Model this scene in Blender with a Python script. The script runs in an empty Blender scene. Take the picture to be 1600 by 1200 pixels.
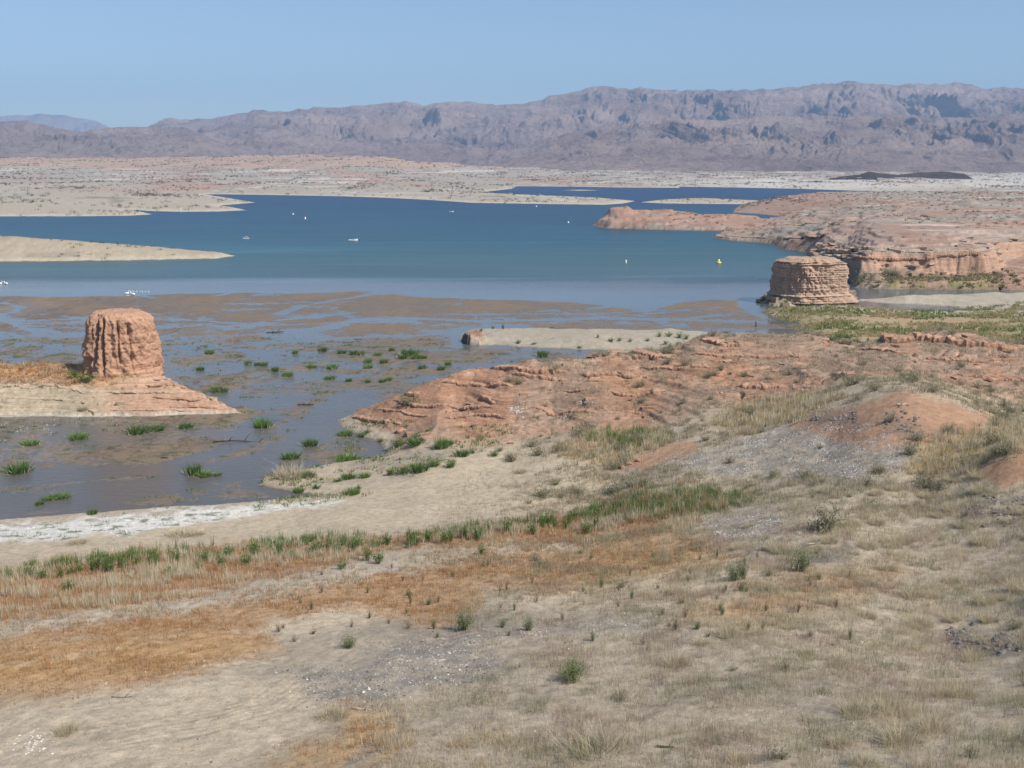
import bpy, bmesh, math, random
import numpy as np
from mathutils import Vector, Matrix
random.seed(7); rng = np.random.default_rng(11)
S = bpy.context.scene
R_ = math.radians

# ------------------------------------------------------------------ camera
F = 1600.0                     # focal length in photo pixels (photo 1600 x 1200)
HC = 45.0                      # eye height above the lake
HORIZON = 258.0                # photo row of eye level
TH = math.atan((600.0-HORIZON)/F)
CT, ST = math.cos(TH), math.sin(TH)
cd = bpy.data.cameras.new('camera'); cam = bpy.data.objects.new('camera', cd)
S.collection.objects.link(cam); S.camera = cam
cd.sensor_width = 36.0; cd.lens = 36.0*F/1600.0
cd.clip_start = 0.5; cd.clip_end = 80000.0
cam.location = (0, 0, HC); cam.rotation_euler = (math.pi/2-TH, 0, 0)

# ------------------------------------------------------------------ sky, sun, exposure
SUN_EL = R_(47.0); SUN_AZ = math.atan2(0.83, -0.56)          # clockwise from +Y
w = bpy.data.worlds.new('World'); S.world = w; w.use_nodes = True
nt = w.node_tree; nt.nodes.clear()
sky = nt.nodes.new('ShaderNodeTexSky'); sky.sky_type = 'NISHITA'; sky.sun_disc = False
sky.sun_elevation = SUN_EL; sky.sun_rotation = SUN_AZ
sky.altitude = 400; sky.air_density = 1.0; sky.dust_density = 0.7; sky.ozone_density = 3.0
bg = nt.nodes.new('ShaderNodeBackground'); bg.inputs['Strength'].default_value = 0.084
wo = nt.nodes.new('ShaderNodeOutputWorld')
nt.links.new(sky.outputs[0], bg.inputs['Color']); nt.links.new(bg.outputs[0], wo.inputs['Surface'])
sd_ = bpy.data.lights.new('sun', 'SUN'); sd_.energy = 4.0; sd_.angle = R_(0.5); sd_.color = (1.0, 0.955, 0.89)
sun = bpy.data.objects.new('sun', sd_); S.collection.objects.link(sun)
sdir = Vector((math.sin(SUN_AZ)*math.cos(SUN_EL), math.cos(SUN_AZ)*math.cos(SUN_EL), math.sin(SUN_EL)))
sun.rotation_euler = (-sdir).to_track_quat('-Z', 'Y').to_euler()
S.view_settings.view_transform = 'Standard'; S.view_settings.look = 'None'
S.view_settings.exposure = 0.62; S.view_settings.gamma = 1.0
S.cycles.max_bounces = 4; S.cycles.diffuse_bounces = 2; S.cycles.glossy_bounces = 2
S.cycles.volume_bounces = 0; S.cycles.transparent_max_bounces = 4
S.cycles.use_denoising = True

# ------------------------------------------------------------------ helpers
def lin(c):
    c = np.asarray(c, float)/255.0
    return np.where(c <= 0.04045, c/12.92, ((c+0.055)/1.055)**2.4)
ALB = 0.78                     # sunlit radiance per unit albedo -> albedo from a photo colour
HAZE = 6.5e-5
def alb(r, g, b): return lin((r, g, b))*ALB

def proj(X, Y, Z):
    dz = Z-HC
    dep = Y*CT-dz*ST
    return 800+F*X/dep, 600-F*(Y*ST+dz*CT)/dep
def unproj(px, py, z):
    a = (px-800)/F; b = (600-py)/F
    t = (z-HC)/(-ST+b*CT)
    return a*t, (CT+b*ST)*t

_g = np.random.default_rng(3).uniform(0, 2*np.pi, 8192)
GX = np.cos(_g).astype(np.float32); GY = np.sin(_g).astype(np.float32)
from concurrent.futures import ThreadPoolExecutor
_pool = ThreadPoolExecutor(4); BLK = 40000
def _blocks(fn, *arrs):
    """run fn on cache-sized blocks of flat arrays"""
    a = [np.asarray(q) for q in arrs]
    a = np.broadcast_arrays(*a); sh = a[0].shape
    a = [np.ascontiguousarray(q).ravel() for q in a]; n = a[0].size
    if n <= BLK: return np.asarray(fn(*a)).reshape(sh)
    r = list(_pool.map(lambda i: fn(*[q[i:i+BLK] for q in a]), range(0, n, BLK)))
    return np.concatenate(r).reshape(sh)
def _gn(x, y, seed):
    fx = np.floor(x); fy = np.floor(y)
    ix = fx.astype(np.int32).astype(np.uint32); iy = fy.astype(np.int32).astype(np.uint32)
    x = x-fx; y = y-fy
    sx = x*x*x*(x*(x*6-15)+10); sy = y*y*y*(y*(y*6-15)+10)
    kx = ix*np.uint32(73856093); ky = iy*np.uint32(19349663)
    kx1 = kx+np.uint32(73856093); ky1 = ky+np.uint32(19349663)
    sd = np.uint32((seed*83492791+1013) & 0xffffffff)
    def c(ax, ay, dx, dy):
        h = ax ^ ay ^ sd
        h = (h ^ (h >> np.uint32(13)))*np.uint32(1274126177)
        h = ((h ^ (h >> np.uint32(16))) & np.uint32(8191)).astype(np.int32)
        return GX[h]*dx+GY[h]*dy
    a = c(kx, ky, x, y); b = c(kx1, ky, x-1, y)
    d = c(kx, ky1, x, y-1); e = c(kx1, ky1, x-1, y-1)
    a = a+(b-a)*sx; d = d+(e-d)*sx
    return (a+(d-a)*sy)*1.5
def _f32(*a): return [np.asarray(q, np.float32) for q in a]
def gnoise(x, y, seed=0):
    return _blocks(lambda p, q: _gn(p, q, seed), *_f32(x, y))
def fbm(x, y, seed=0, oct=4, lac=2.03, gain=0.5):
    def f(p, q):
        s = 0; a = 1.0; n = 0
        for k in range(oct):
            s = s+np.float32(a)*_gn(p, q, seed+k*17); n += a
            p = p*np.float32(lac)+np.float32(11.3); q = q*np.float32(lac)-np.float32(7.7); a *= gain
        return s*np.float32(1.25/n)
    return _blocks(f, *_f32(x, y))
def ridged(x, y, seed=0, oct=5, lac=2.05, gain=0.52):
    def f(p, q):
        s = 0; a = 1.0; n = 0; wgt = np.float32(1.0)
        for k in range(oct):
            r = (1-np.abs(_gn(p, q, seed+k*13)))**2*wgt
            wgt = np.clip(r*np.float32(1.6), 0, 1)
            s = s+np.float32(a)*r; n += a
            p = p*np.float32(lac)+np.float32(5.1); q = q*np.float32(lac)+np.float32(9.2); a *= gain
        return s/np.float32(n)
    return _blocks(f, *_f32(x, y))
def sstep(a, b, x):
    t = np.clip((x-a)/(b-a), 0, 1); return t*t*(3-2*t)
def polydist(P, X, Y, margin):
    """signed distance (inside positive) to closed polygon P, -margin where farther than margin"""
    P = np.asarray(P, float)
    out = np.full(X.shape, -margin, np.float32)
    m = (X > P[:, 0].min()-margin) & (X < P[:, 0].max()+margin) & (Y > P[:, 1].min()-margin) & (Y < P[:, 1].max()+margin)
    xs_ = X[m]; 
    if xs_.size == 0: return out
    n = len(P)
    def f(x, y):
        x = x.astype(np.float64); y = y.astype(np.float64)
        d2 = np.full(x.shape, 1e18); ins = np.zeros(x.shape, bool)
        for i in range(n):
            x0, y0 = P[i]; x1, y1 = P[(i+1) % n]
            ex, ey = x1-x0, y1-y0
            dx = x-x0; dy = y-y0
            t = np.clip((dx*ex+dy*ey)/(ex*ex+ey*ey+1e-12), 0, 1)
            dx -= t*ex; dy -= t*ey
            np.minimum(d2, dx*dx+dy*dy, out=d2)
            if y0 != y1: ins ^= ((y0 > y) != (y1 > y)) & (x < ex*(y-y0)/ey+x0)
        d = np.sqrt(d2)
        return np.where(ins, d, -np.minimum(d, margin)).astype(np.float32)
    out[m] = _blocks(f, xs_, Y[m])
    return out
def linedist(P, X, Y, margin):
    P = np.asarray(P, float)
    out = np.full(X.shape, margin, np.float32)
    m = (X > P[:, 0].min()-margin) & (X < P[:, 0].max()+margin) & (Y > P[:, 1].min()-margin) & (Y < P[:, 1].max()+margin)
    xs_ = X[m]
    if xs_.size == 0: return out
    def f(x, y):
        d2 = np.full(x.shape, 1e18)
        for i in range(len(P)-1):
            x0, y0 = P[i]; x1, y1 = P[i+1]
            ex, ey = x1-x0, y1-y0
            t = np.clip(((x-x0)*ex+(y-y0)*ey)/(ex*ex+ey*ey+1e-12), 0, 1)
            d2 = np.minimum(d2, (x-x0-t*ex)**2+(y-y0-t*ey)**2)
        return np.minimum(np.sqrt(d2), margin).astype(np.float32)
    out[m] = _blocks(f, xs_, Y[m])
    return out

def tag(o, label=None, cat=None, group=None, kind=None):
    if label: o['label'] = label
    if cat: o['category'] = cat
    if group: o['group'] = group
    if kind: o['kind'] = kind
    return o
def link(o, parent=None):
    S.collection.objects.link(o)
    if parent: o.parent = parent
    return o
def npmesh(name, V, Fc, k, attrs=None, smooth=True, mat=None):
    """V (n,3), Fc (m,k) -> mesh data; attrs: name -> (n,) float or (n,3) colour, per vertex"""
    me = bpy.data.meshes.new(name)
    V = np.ascontiguousarray(V, np.float32); Fc = np.ascontiguousarray(Fc, np.int32)
    me.vertices.add(len(V)); me.vertices.foreach_set('co', V.ravel())
    me.loops.add(Fc.size); me.loops.foreach_set('vertex_index', Fc.ravel())
    me.polygons.add(len(Fc))
    me.polygons.foreach_set('loop_start', np.arange(0, Fc.size, k, dtype=np.int32))
    try: me.polygons.foreach_set('loop_total', np.full(len(Fc), k, np.int32))
    except Exception: pass
    for nm, a in (attrs or {}).items():
        a = np.asarray(a, np.float32)
        if a.ndim == 1:
            at = me.attributes.new(nm, 'FLOAT', 'POINT'); at.data.foreach_set('value', a)
        else:
            at = me.attributes.new(nm, 'FLOAT_COLOR', 'POINT')
            at.data.foreach_set('color', np.concatenate([a, np.ones((len(a), 1), np.float32)], 1).ravel())
    me.update(calc_edges=True); me.validate()
    me.polygons.foreach_set('use_smooth', np.full(len(me.polygons), smooth))
    if mat: me.materials.append(mat)
    return me
def grid_faces(nr, nc, wrap=False):
    i = np.arange(nr-1)[:, None]; j = np.arange(nc if wrap else nc-1)[None, :]
    j1 = (j+1) % nc
    return np.stack([i*nc+j, i*nc+j1, (i+1)*nc+j1, (i+1)*nc+j], -1).reshape(-1, 4)

# ------------------------------------------------------------------ materials
class N:
    def __init__(s, name):
        s.m = bpy.data.materials.new(name); s.m.use_nodes = True
        s.t = s.m.node_tree; s.t.nodes.clear()
        s.out = s.t.nodes.new('ShaderNodeOutputMaterial')
        s.b = s.t.nodes.new('ShaderNodeBsdfPrincipled')
        s.t.links.new(s.b.outputs[0], s.out.inputs['Surface'])
        s.b.inputs['Specular IOR Level'].default_value = 0.2
        s.b.inputs['Roughness'].default_value = 0.9
    def n(s, ty, **kw):
        x = s.t.nodes.new(ty)
        for k, v in kw.items(): setattr(x, k, v)
        return x
    def l(s, a, b): s.t.links.new(a, b)
    def attr(s, nm):
        return s.n('ShaderNodeAttribute', attribute_name=nm)
    def pos(s, sx=1, sy=1, sz=1, obj=False):
        if obj:
            g = s.n('ShaderNodeTexCoord').outputs['Object']
        else:
            g = s.n('ShaderNodeNewGeometry').outputs['Position']
        v = s.n('ShaderNodeVectorMath', operation='MULTIPLY'); s.l(g, v.inputs[0]); v.inputs[1].default_value = (sx, sy, sz)
        return v.outputs[0]
    def noise(s, vec, scale=1.0, detail=4.0, rough=0.55):
        x = s.n('ShaderNodeTexNoise'); x.inputs['Scale'].default_value = scale
        x.inputs['Detail'].default_value = detail; x.inputs['Roughness'].default_value = rough
        s.l(vec, x.inputs['Vector']); return x.outputs['Fac']
    def ramp(s, fac, stops):
        r = s.n('ShaderNodeValToRGB'); e = r.color_ramp.elements
        while len(e) > len(stops): e.remove(e[-1])
        while len(e) < len(stops): e.new(0.5)
        for q, (p, c) in zip(e, stops):
            q.position = p; q.color = (c, c, c, 1) if np.isscalar(c) else (*c, 1)
        s.l(fac, r.inputs[0]); return r.outputs[0]
    def mul(s, a, b, fac=1.0):
        x = s.n('ShaderNodeMix', data_type='RGBA', blend_type='MULTIPLY'); x.inputs[0].default_value = fac
        s.l(a, x.inputs[6])
        if hasattr(b, 'links'): s.l(b, x.inputs[7])
        else: x.inputs[7].default_value = (*b, 1)
        return x.outputs[2]
    def mix(s, fac, a, b):
        x = s.n('ShaderNodeMix', data_type='RGBA')
        for v, k in ((fac, 0), (a, 6), (b, 7)):
            if hasattr(v, 'links'): s.l(v, x.inputs[k])
            elif k == 0: x.inputs[0].default_value = v
            else: x.inputs[k].default_value = (*v, 1)
        return x.outputs[2]
    def math(s, op, a, b=None, clamp=False):
        x = s.n('ShaderNodeMath', operation=op, use_clamp=clamp)
        for v, k in ((a, 0), (b, 1)):
            if v is None: continue
            if hasattr(v, 'links'): s.l(v, x.inputs[k])
            else: x.inputs[k].default_value = v
        return x.outputs[0]
    def bump(s, h, strength=0.5, dist=0.1):
        x = s.n('ShaderNodeBump'); x.inputs['Strength'].default_value = strength; x.inputs['Distance'].default_value = dist
        s.l(h, x.inputs['Height']); s.l(x.outputs[0], s.b.inputs['Normal'])
    def base(s, c):
        if hasattr(c, 'links'): s.l(c, s.b.inputs['Base Color'])
        else: s.b.inputs['Base Color'].default_value = (*c, 1)
    def rough(s, r):
        if hasattr(r, 'links'): s.l(r, s.b.inputs['Roughness'])
        else: s.b.inputs['Roughness'].default_value = r

def mat_ground():
    k = N('ground_soil')
    col = k.attr('col').outputs['Color']
    p = k.pos()
    n1 = k.noise(p, 1.3, 9, 0.72)
    c = k.mul(col, k.ramp(n1, [(0.30, 0.70), (0.5, 1.0), (0.72, 1.26)]))
    n3 = k.noise(k.pos(1, 1.4, 1), 9.0, 4, 0.7)                 # pebbles, litter, salt specks
    c = k.mul(c, k.ramp(n3, [(0.28, 0.48), (0.40, 0.90), (0.57, 1.02), (0.68, 1.5)]))
    # rock strata: thin beds following height
    st = k.attr('strata').outputs['Fac']
    wob = k.noise(k.pos(0.05, 0.05, 0.1), 1.0, 3)
    sx = k.n('ShaderNodeSeparateXYZ'); k.l(p, sx.inputs[0])
    zz = k.math('ADD', sx.outputs[2], k.math('MULTIPLY', wob, 1.0))
    cv = k.n('ShaderNodeCombineXYZ'); k.l(zz, cv.inputs[2])
    k.l(k.math('MULTIPLY', sx.outputs[0], 0.02), cv.inputs[0])
    bed = k.noise(cv.outputs[0], 1.7, 5, 0.7)
    sc = k.ramp(bed, [(0.30, (0.66, 0.62, 0.62)), (0.40, (1.0, 0.97, 0.95)), (0.47, (1.0, 0.98, 0.96)), (0.485, (0.5, 0.47, 0.47)), (0.50, (1.02, 1.0, 0.98)), (0.62, (1.25, 1.25, 1.25)), (0.70, (0.85, 0.82, 0.82)), (0.76, (1.1, 1.08, 1.06))])
    c = k.mix(st, c, k.mul(c, sc))
    k.base(c)
    k.l(k.attr('rough').outputs['Fac'], k.b.inputs['Roughness'])
    nb = k.math('ADD', k.math('MULTIPLY', k.noise(p, 15.0, 6, 0.75), k.math('SUBTRACT', 1.0, st)), k.math('MULTIPLY', k.noise(p, 4.0, 9, 0.75), st))
    hb = k.math('ADD', nb, k.math('MULTIPLY', k.math('MULTIPLY', bed, st), 1.2))
    bs = k.attr('bump').outputs['Fac']
    x = k.n('ShaderNodeBump'); x.inputs['Strength'].default_value = 0.8
    k.l(k.math('MULTIPLY', bs, 0.40), x.inputs['Distance']); k.l(hb, x.inputs['Height']); k.l(x.outputs[0], k.b.inputs['Normal'])
    return k.m
def mat_water():
    k = N('lake_water')
    k.base(k.attr('col').outputs['Color'])
    k.l(k.attr('rough').outputs['Fac'], k.b.inputs['Roughness'])
    k.b.inputs['IOR'].default_value = 1.33
    k.b.inputs['Specular IOR Level'].default_value = 0.4
    n1 = k.noise(k.pos(0.5, 1.0, 1.0), 0.9, 5, 0.6)
    n2 = k.noise(k.pos(0.03, 0.09, 1.0), 0.5, 4, 0.6)
    h = k.math('ADD', n1, k.math('MULTIPLY', n2, 2.0))
    x = k.n('ShaderNodeBump'); x.inputs['Distance'].default_value = 0.5
    k.l(k.attr('wave').outputs['Fac'], x.inputs['Strength']); k.l(h, x.inputs['Height']); k.l(x.outputs[0], k.b.inputs['Normal'])
    return k.m
def mat_rock(name, c_lo, c_hi, band=1.2, bandamt=1.0, zfreq=1.0, bedbump=0.8):
    """sediment rock: horizontal beds, grain, bump"""
    k = N(name)
    p = k.pos(); sx = k.n('ShaderNodeSeparateXYZ'); k.l(p, sx.inputs[0])
    wob = k.noise(k.pos(0.12, 0.12, 0.2), 1.0, 3)
    cv = k.n('ShaderNodeCombineXYZ'); k.l(k.math('ADD', k.math('MULTIPLY', sx.outputs[2], zfreq), k.math('MULTIPLY', wob, 1.6)), cv.inputs[2])
    bed = k.noise(cv.outputs[0], band, 5, 0.7)
    c = k.mix(k.ramp(bed, [(0.32, 0.0), (0.62, 1.0)]), c_lo, c_hi)
    g = k.noise(p, 1.4, 8, 0.7)
    c = k.mul(c, k.ramp(g, [(0.3, 0.72), (0.5, 1.0), (0.7, 1.22)]))
    k.base(c); k.rough(0.95)
    k.bump(k.math('ADD', k.noise(p, 2.5, 8, 0.7), k.math('MULTIPLY', bed, bedbump)), 0.55, 0.3)
    return k.m
def mat_plain(name, c, rough=0.6, var=0.15, scale=3.0, metal=0.0, spec=0.3):
    k = N(name)
    g = k.noise(k.pos(obj=True), scale, 5, 0.6)
    base = k.n('ShaderNodeRGB'); base.outputs[0].default_value = (*c, 1)
    k.base(k.mul(base.outputs[0], k.ramp(g, [(0.3, 1-var), (0.7, 1+var)])))
    k.rough(rough); k.b.inputs['Metallic'].default_value = metal; k.b.inputs['Specular IOR Level'].default_value = spec
    return k.m
def mat_plant(name, spec=0.1):
    k = N(name)
    k.base(k.attr('col').outputs['Color']); k.rough(0.85); k.b.inputs['Specular IOR Level'].default_value = spec
    # thin dry stalks pass some light
    tr = k.n('ShaderNodeBsdfTranslucent'); k.l(k.attr('col').outputs['Color'], tr.inputs['Color'])
    ms = k.n('ShaderNodeMixShader'); ms.inputs[0].default_value = 0.45
    k.l(k.b.outputs[0], ms.inputs[1]); k.l(tr.outputs[0], ms.inputs[2]); k.l(ms.outputs[0], k.out.inputs['Surface'])
    return k.m
# ------------------------------------------------------------------ the terrain: one polar height field, cut into named pieces
def W(P): return [unproj(x, y, 0.0) for x, y in P]     # shoreline corners, on the lake level
MAIN = W([(-600, 842), (0, 815), (100, 806), (190, 799), (260, 794), (330, 790), (400, 786), (470, 781), (520, 777), (495, 773), (470, 769),
  (400, 758), (415, 745), (432, 737), (470, 736), (520, 726), (560, 720), (598, 716), (606, 706), (596, 690), (562, 680), (536, 668), (528, 657),
  (545, 650), (585, 640), (625, 628), (680, 612), (740, 602), (800, 592), (860, 580), (920, 566), (960, 556), (1000, 549),
  (960, 548), (905, 546), (800, 541), (738, 539), (722, 531), (728, 517), (760, 513), (900, 514), (1000, 517), (1050, 515), (1100, 519),
  (1200, 523), (1285, 524), (1270, 514), (1235, 500), (1200, 490), (1205, 483), (1260, 481), (1340, 481), (1400, 485), (1480, 487), (1530, 486),
  (1540, 483), (1480, 479), (1400, 475), (1335, 470), (1400, 464), (1500, 461), (1600, 459), (2600, 455)]) + [(700, 60), (700, -60), (-300, -60)]
ISLET = W([(1178, 472), (1192, 465), (1205, 458), (1240, 452), (1330, 455), (1338, 470), (1337, 477), (1290, 480), (1215, 479)])
SPITN = W([(1300, 451)])
MESA_LAND = W([(1335, 450), (1400, 452), (1480, 453), (1600, 454), (2600, 452), (2600, 309), (1600, 309), (1500, 309), (1400, 309), (1240, 310),
  (1195, 314), (1165, 318), (1150, 325), (1144, 332), (1180, 334), (1215, 337), (1222, 344), (1212, 348), (1150, 344), (1060, 340), (980, 341),
  (940, 347), (926, 353), (950, 357), (1050, 360), (1150, 361), (1192, 362), (1140, 365), (1112, 371), (1150, 377), (1205, 381), (1212, 386),
  (1225, 390), (1258, 394), (1262, 402), (1264, 415), (1290, 430), (1325, 440)])
PENIN = W([(-700, 414), (0, 409), (100, 408), (250, 406), (340, 404), (368, 400), (352, 396), (250, 391), (150, 388), (0, 384), (-700, 380)])
FAR = W([(-1400, 345), (0, 338), (120, 338), (200, 337), (238, 335), (205, 328), (240, 330), (280, 331), (340, 330.5), (386, 328.5), (370, 325), (345, 321), (400, 316.5),
  (371, 311.5), (324, 304), (337, 303.5), (380, 304), (480, 305.6), (530, 306.6), (600, 309), (665, 312), (739, 317), (800, 318), (870, 319), (942, 320), (975, 318), (993, 314),
  (935, 309), (850, 305.6), (766, 302), (763, 299), (800, 295), (807, 291), (890, 291.5), (972, 293), (1063, 293.5), (1060, 291.5), (1150, 293), (1249, 295), (1337, 298),
  (1400, 298.5), (1472, 299), (1543, 300.5), (1600, 302), (2600, 304)]) + [(9000, 12000), (-9000, 12000)]
BAR1 = W([(1000, 316), (1040, 318), (1100, 318.5), (1160, 319), (1222, 315), (1150, 311.5), (1085, 309.5), (1040, 311.5)])
BAR2 = W([(878, 297.2), (905, 298), (940, 297.4), (905, 296.4)])
LEDGE = W([(-700, 660), (0, 652), (120, 650), (190, 652), (260, 650), (382, 646), (345, 634), (315, 622), (270, 610), (200, 602), (100, 598), (0, 596), (-700, 590)])
SALT = W([(-300, 700), (0, 690), (80, 685), (150, 672), (215, 657), (150, 655), (0, 657), (-300, 660)])
LANDS = [('main', MAIN, 0.5), ('islet', ISLET, 0.6), ('mesa', MESA_LAND, 1.0), ('penin', PENIN, 0.22), ('far', FAR, 0.06), ('bar', BAR1, 0.05), ('bar', BAR2, 0.03), ('ledge', LEDGE, 0.75)]

CTRL = [  # (photo x, photo y, height) of points on the ground
 (-200,1200,14),(0,1200,16),(400,1200,17),(800,1200,18),(1200,1200,19.4),(1600,1200,20.4),(1900,1200,21),
 (0,1050,13),(400,1050,13.5),(800,1050,14.5),(1200,1050,16),(1600,1050,16.8),
 (0,950,9),(250,950,9.5),(500,950,10),(800,950,11),(1000,950,12),(1300,950,13.6),(1600,950,14.6),
 (0,890,4.5),(250,880,4.6),(500,880,5.5),(750,880,7),(1000,880,8.8),(1300,880,11.8),(1600,880,13.6),
 (0,845,1.6),(300,838,2),(450,830,2.2),(500,800,2),(600,838,3.8),(700,780,3),(900,760,4),(960,790,4.6),(800,815,4.6),(1000,785,6),(1150,770,7.5),
 (650,740,2.2),(800,705,3),(700,690,3),(560,775,1.6),(620,700,1.6),(650,680,3),(580,660,2.4),
 (880,700,4.4),(950,690,5),(1000,720,5.5),(1200,710,9),(1100,730,7.5),(1300,680,11.3),(1420,618,15.8),(1360,635,14.4),(1300,650,12.6),(1490,632,15),(1550,655,13.6),(1450,720,12.2),
 (1585,705,15.6),(1640,700,16),(1530,740,13.4),(1600,770,13.8),(1300,800,11.2),(1600,830,13.4),
 (1450,590,12.8),(1480,517,13.9),(1540,530,13),(1450,560,12.5),(1600,545,11.8),(1600,600,9.9),(1600,655,9.2),(1340,540,12.3),(1700,560,11),
 (1000,650,6),(1000,600,8.7),(1000,566,10.6),(1000,551,11.6),(1050,548,11.9),(940,557,11.2),(720,650,4),(720,610,6.5),(720,580,9.4),(800,577,10),(880,568,11),(600,616,4.2),(640,595,7),(860,630,6),
 (850,600,8.6),(1200,800,9.5),(1200,640,9),(1200,600,10),(1200,560,11.6),(1200,524,13.2),(1100,523,13.2),(1270,523,13.2),(1300,545,12.2),(1100,600,9.4),(1100,650,7.8),
 (900,526,1.7),(760,522,1.6),(724,520,3.4),(1000,530,1.6),(1200,522,1),(1400,520,0.8),(1400,500,0.9),(1600,500,1.1),(1600,530,1.0),(1500,467,1.3),(1600,467,1.8),
 (1250,465,2.6),(1290,468,2.6),(1450,436,4),(1340,432,3.6),(1560,432,4),(1600,430,4.4),(1450,446,1.6),(1590,400,6),
 (1450,360,14.5),(1450,335,15.5),(1450,316,14.6),(1400,309.5,14.0),(1550,312,14.8),(1600,320,15.5),(1300,312,12.8),(1200,314,9.5),(1165,322,8.5),(1250,350,9.2),(1240,372,5.5),(1300,360,11),(1300,335,11),(1240,340,7.5),
 (1150,371,1.5),(1190,355,5),
 (0,600,4.4),(-200,600,4.6),(120,600,4.6),(190,588,5.6),(260,590,5.0),(0,556,5.6),(100,556,5.8),(320,618,2.9),(250,606,4.4),(190,612,4.4),(150,625,3.2),(30,625,3.0),
 (0,363,9.2),(150,375,5.3),(300,389,2),(-300,350,12),
 (0,322,6.0),(0,300,11),(200,316,6.5),(300,322,3.2),(350,318,3),(0,280,19),(0,262,38),(0,247,74),(150,247,74),(300,247,74),(420,243,82),(-500,247,74),(300,265,33),(300,290,11),(380,296,7),(480,299,4),
 (500,287,9.6),(500,262,38),(600,250,61),(670,263,37),(700,275,15),(700,300,4),(900,276,11),(1000,273,14),(850,283,7.5),(860,312,2.2),(930,314,2.0),
 (1200,284,6),(1400,284,11),(1300,276,13),(1600,291,5),(1600,281,6)]
_XY = []
for a, b, c in CTRL:
    x, y = unproj(a, b, c); _XY.append((x/y, math.log(y), c))
for px, d, z in [(650,192,3),(720,190,5.5),(800,188,7.5),(880,188,8.5),(960,196,8.5),(1040,198,8.5),(1120,206,10),(1200,206,10),(1300,205,9),(1450,210,10.5),(1600,205,8.5),(720,204,1.0),(800,206,1.5),(880,208,2),(960,215,2.2),(1040,220,2.4),(1120,226,2.6),(1200,228,2.2),(1300,228,1.8),(1450,230,2.2),(1600,228,1.6)]:
    _XY.append((((px-800)/F)/(CT+60/F*ST), math.log(d), z))
for px, py, d in [(1000,334,800),(1060,339,800),(1130,344,800),(962,333,800),(938,342,795),(1190,346,790),(1010,340,775)]:
    _XY.append((((px-800)/F)/(CT+(600-py)/F*ST), math.log(d), HC+d*(-ST+(600-py)/F*CT)/(CT+(600-py)/F*ST)))
# beyond the last visible ground
for u in (-1.0, -0.5, 0, 0.5, 1.0):
    _XY.append((u, math.log(6500), 70 if u < 0 else 25)); _XY.append((u, math.log(12000), 90))
    _XY.append((u, math.log(26), 24+4*u))
_XY += [(0.8, math.log(60), 24), (0.8, math.log(130), 17), (0.85, math.log(300), 3), (-0.8, math.log(60), 14), (-0.8, math.log(110), 3), (0.85, math.log(700), 16)]
_C = np.array(_XY)
_A = np.stack([_C[:, 0]*2.2, _C[:, 1]], 1)
def _tps(r2): return 0.5*r2*np.log(r2+1e-12)
_D = _tps(((_A[:, None]-_A[None])**2).sum(-1)); n_ = len(_A)
_M = np.zeros((n_+3, n_+3)); _M[:n_, :n_] = _D+np.eye(n_)*2e-4; _M[:n_, n_] = 1; _M[:n_, n_+1:] = _A; _M[n_, :n_] = 1; _M[n_+1:, :n_] = _A.T
_wt = np.linalg.solve(_M, np.concatenate([_C[:, 2], np.zeros(3)]))
def rbf(u, v):
    sh = u.shape; q = np.stack([u.ravel()*2.2, v.ravel()], 1); o = np.zeros(len(q))
    for i in range(0, len(q), 20000):
        s = q[i:i+20000]
        o[i:i+20000] = _tps(((s[:, None]-_A[None])**2).sum(-1)) @ _wt[:n_] + _wt[n_] + s @ _wt[n_+1:]
    return o.reshape(sh)

# rows (distance) and columns (bearing)
ys = [33.0]
while ys[-1] < 11000:
    y = ys[-1]
    if y < 140: d = max(0.045, y*y/(F*28)*1.55)
    elif y < 150: d = 0.4
    elif y < 218: d = 0.24
    elif y < 384: d = 0.75
    elif y < 412: d = 0.35
    elif y < 1100: d = y*0.0038
    else: d = y*0.0055
    ys.append(y+d)
ys = np.array(ys)
us = np.concatenate([np.linspace(-0.8, -0.575, 40)[:-1], np.linspace(-0.575, 0.575, 1050), np.linspace(0.575, 0.8, 40)[1:]])
NR, NC = len(ys), len(us)
Y = np.repeat(ys[:, None], NC, 1).astype(np.float32)
X = (ys[:, None]*us[None]).astype(np.float32)
# base height from a coarse grid of the spline
ri = np.arange(0, NR, 6); ri = np.append(ri, NR-1) if ri[-1] != NR-1 else ri
ci = np.arange(0, NC, 8); ci = np.append(ci, NC-1) if ci[-1] != NC-1 else ci
zc = rbf(np.repeat(us[ci][None], len(ri), 0), np.repeat(np.log(ys[ri])[:, None], len(ci), 1))
zt = np.stack([np.interp(us, us[ci], r) for r in zc])
ZR = np.stack([np.interp(np.arange(NR), ri, zt[:, j]) for j in range(NC)], 1).astype(np.float32)
del zt, zc

# shore distances, with a ragged edge
wa = np.minimum(Y*0.006, 3.0+Y*0.0008)
wx = X+fbm(X/(Y*0.05+1)*1.0, Y/(Y*0.05+1)*6, 1, 3)*wa*0.6+fbm(X*0.35, Y*0.35, 5, 3)*0.5
wy = Y+fbm(X*0.12, Y*0.12, 2, 4)*wa
SD = {}
reg = np.zeros(X.shape, np.int8); sdm = np.full(X.shape, -400, np.float32); slope = np.full(X.shape, 0.3, np.float32)
for i, (nm, P, sl) in enumerate(LANDS):
    d = polydist(P, wx, wy, 400)
    SD[nm] = np.maximum(SD.get(nm, d), d)
    m = d > sdm; sdm[m] = d[m]; reg[m] = i; slope[m] = sl
pond = np.zeros(X.shape, bool)
FARM = reg == 4

def terrace(z, step, sharp, seed, x, y, k=0.06, amp=0.8):
    q = (z+fbm(x*k, y*k, seed, 3)*amp)/step
    fl = np.floor(q); t = q-fl
    return (fl+sstep(0.5-sharp, 0.5+sharp, t))*step-fbm(x*k, y*k, seed, 3)*amp, t

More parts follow.
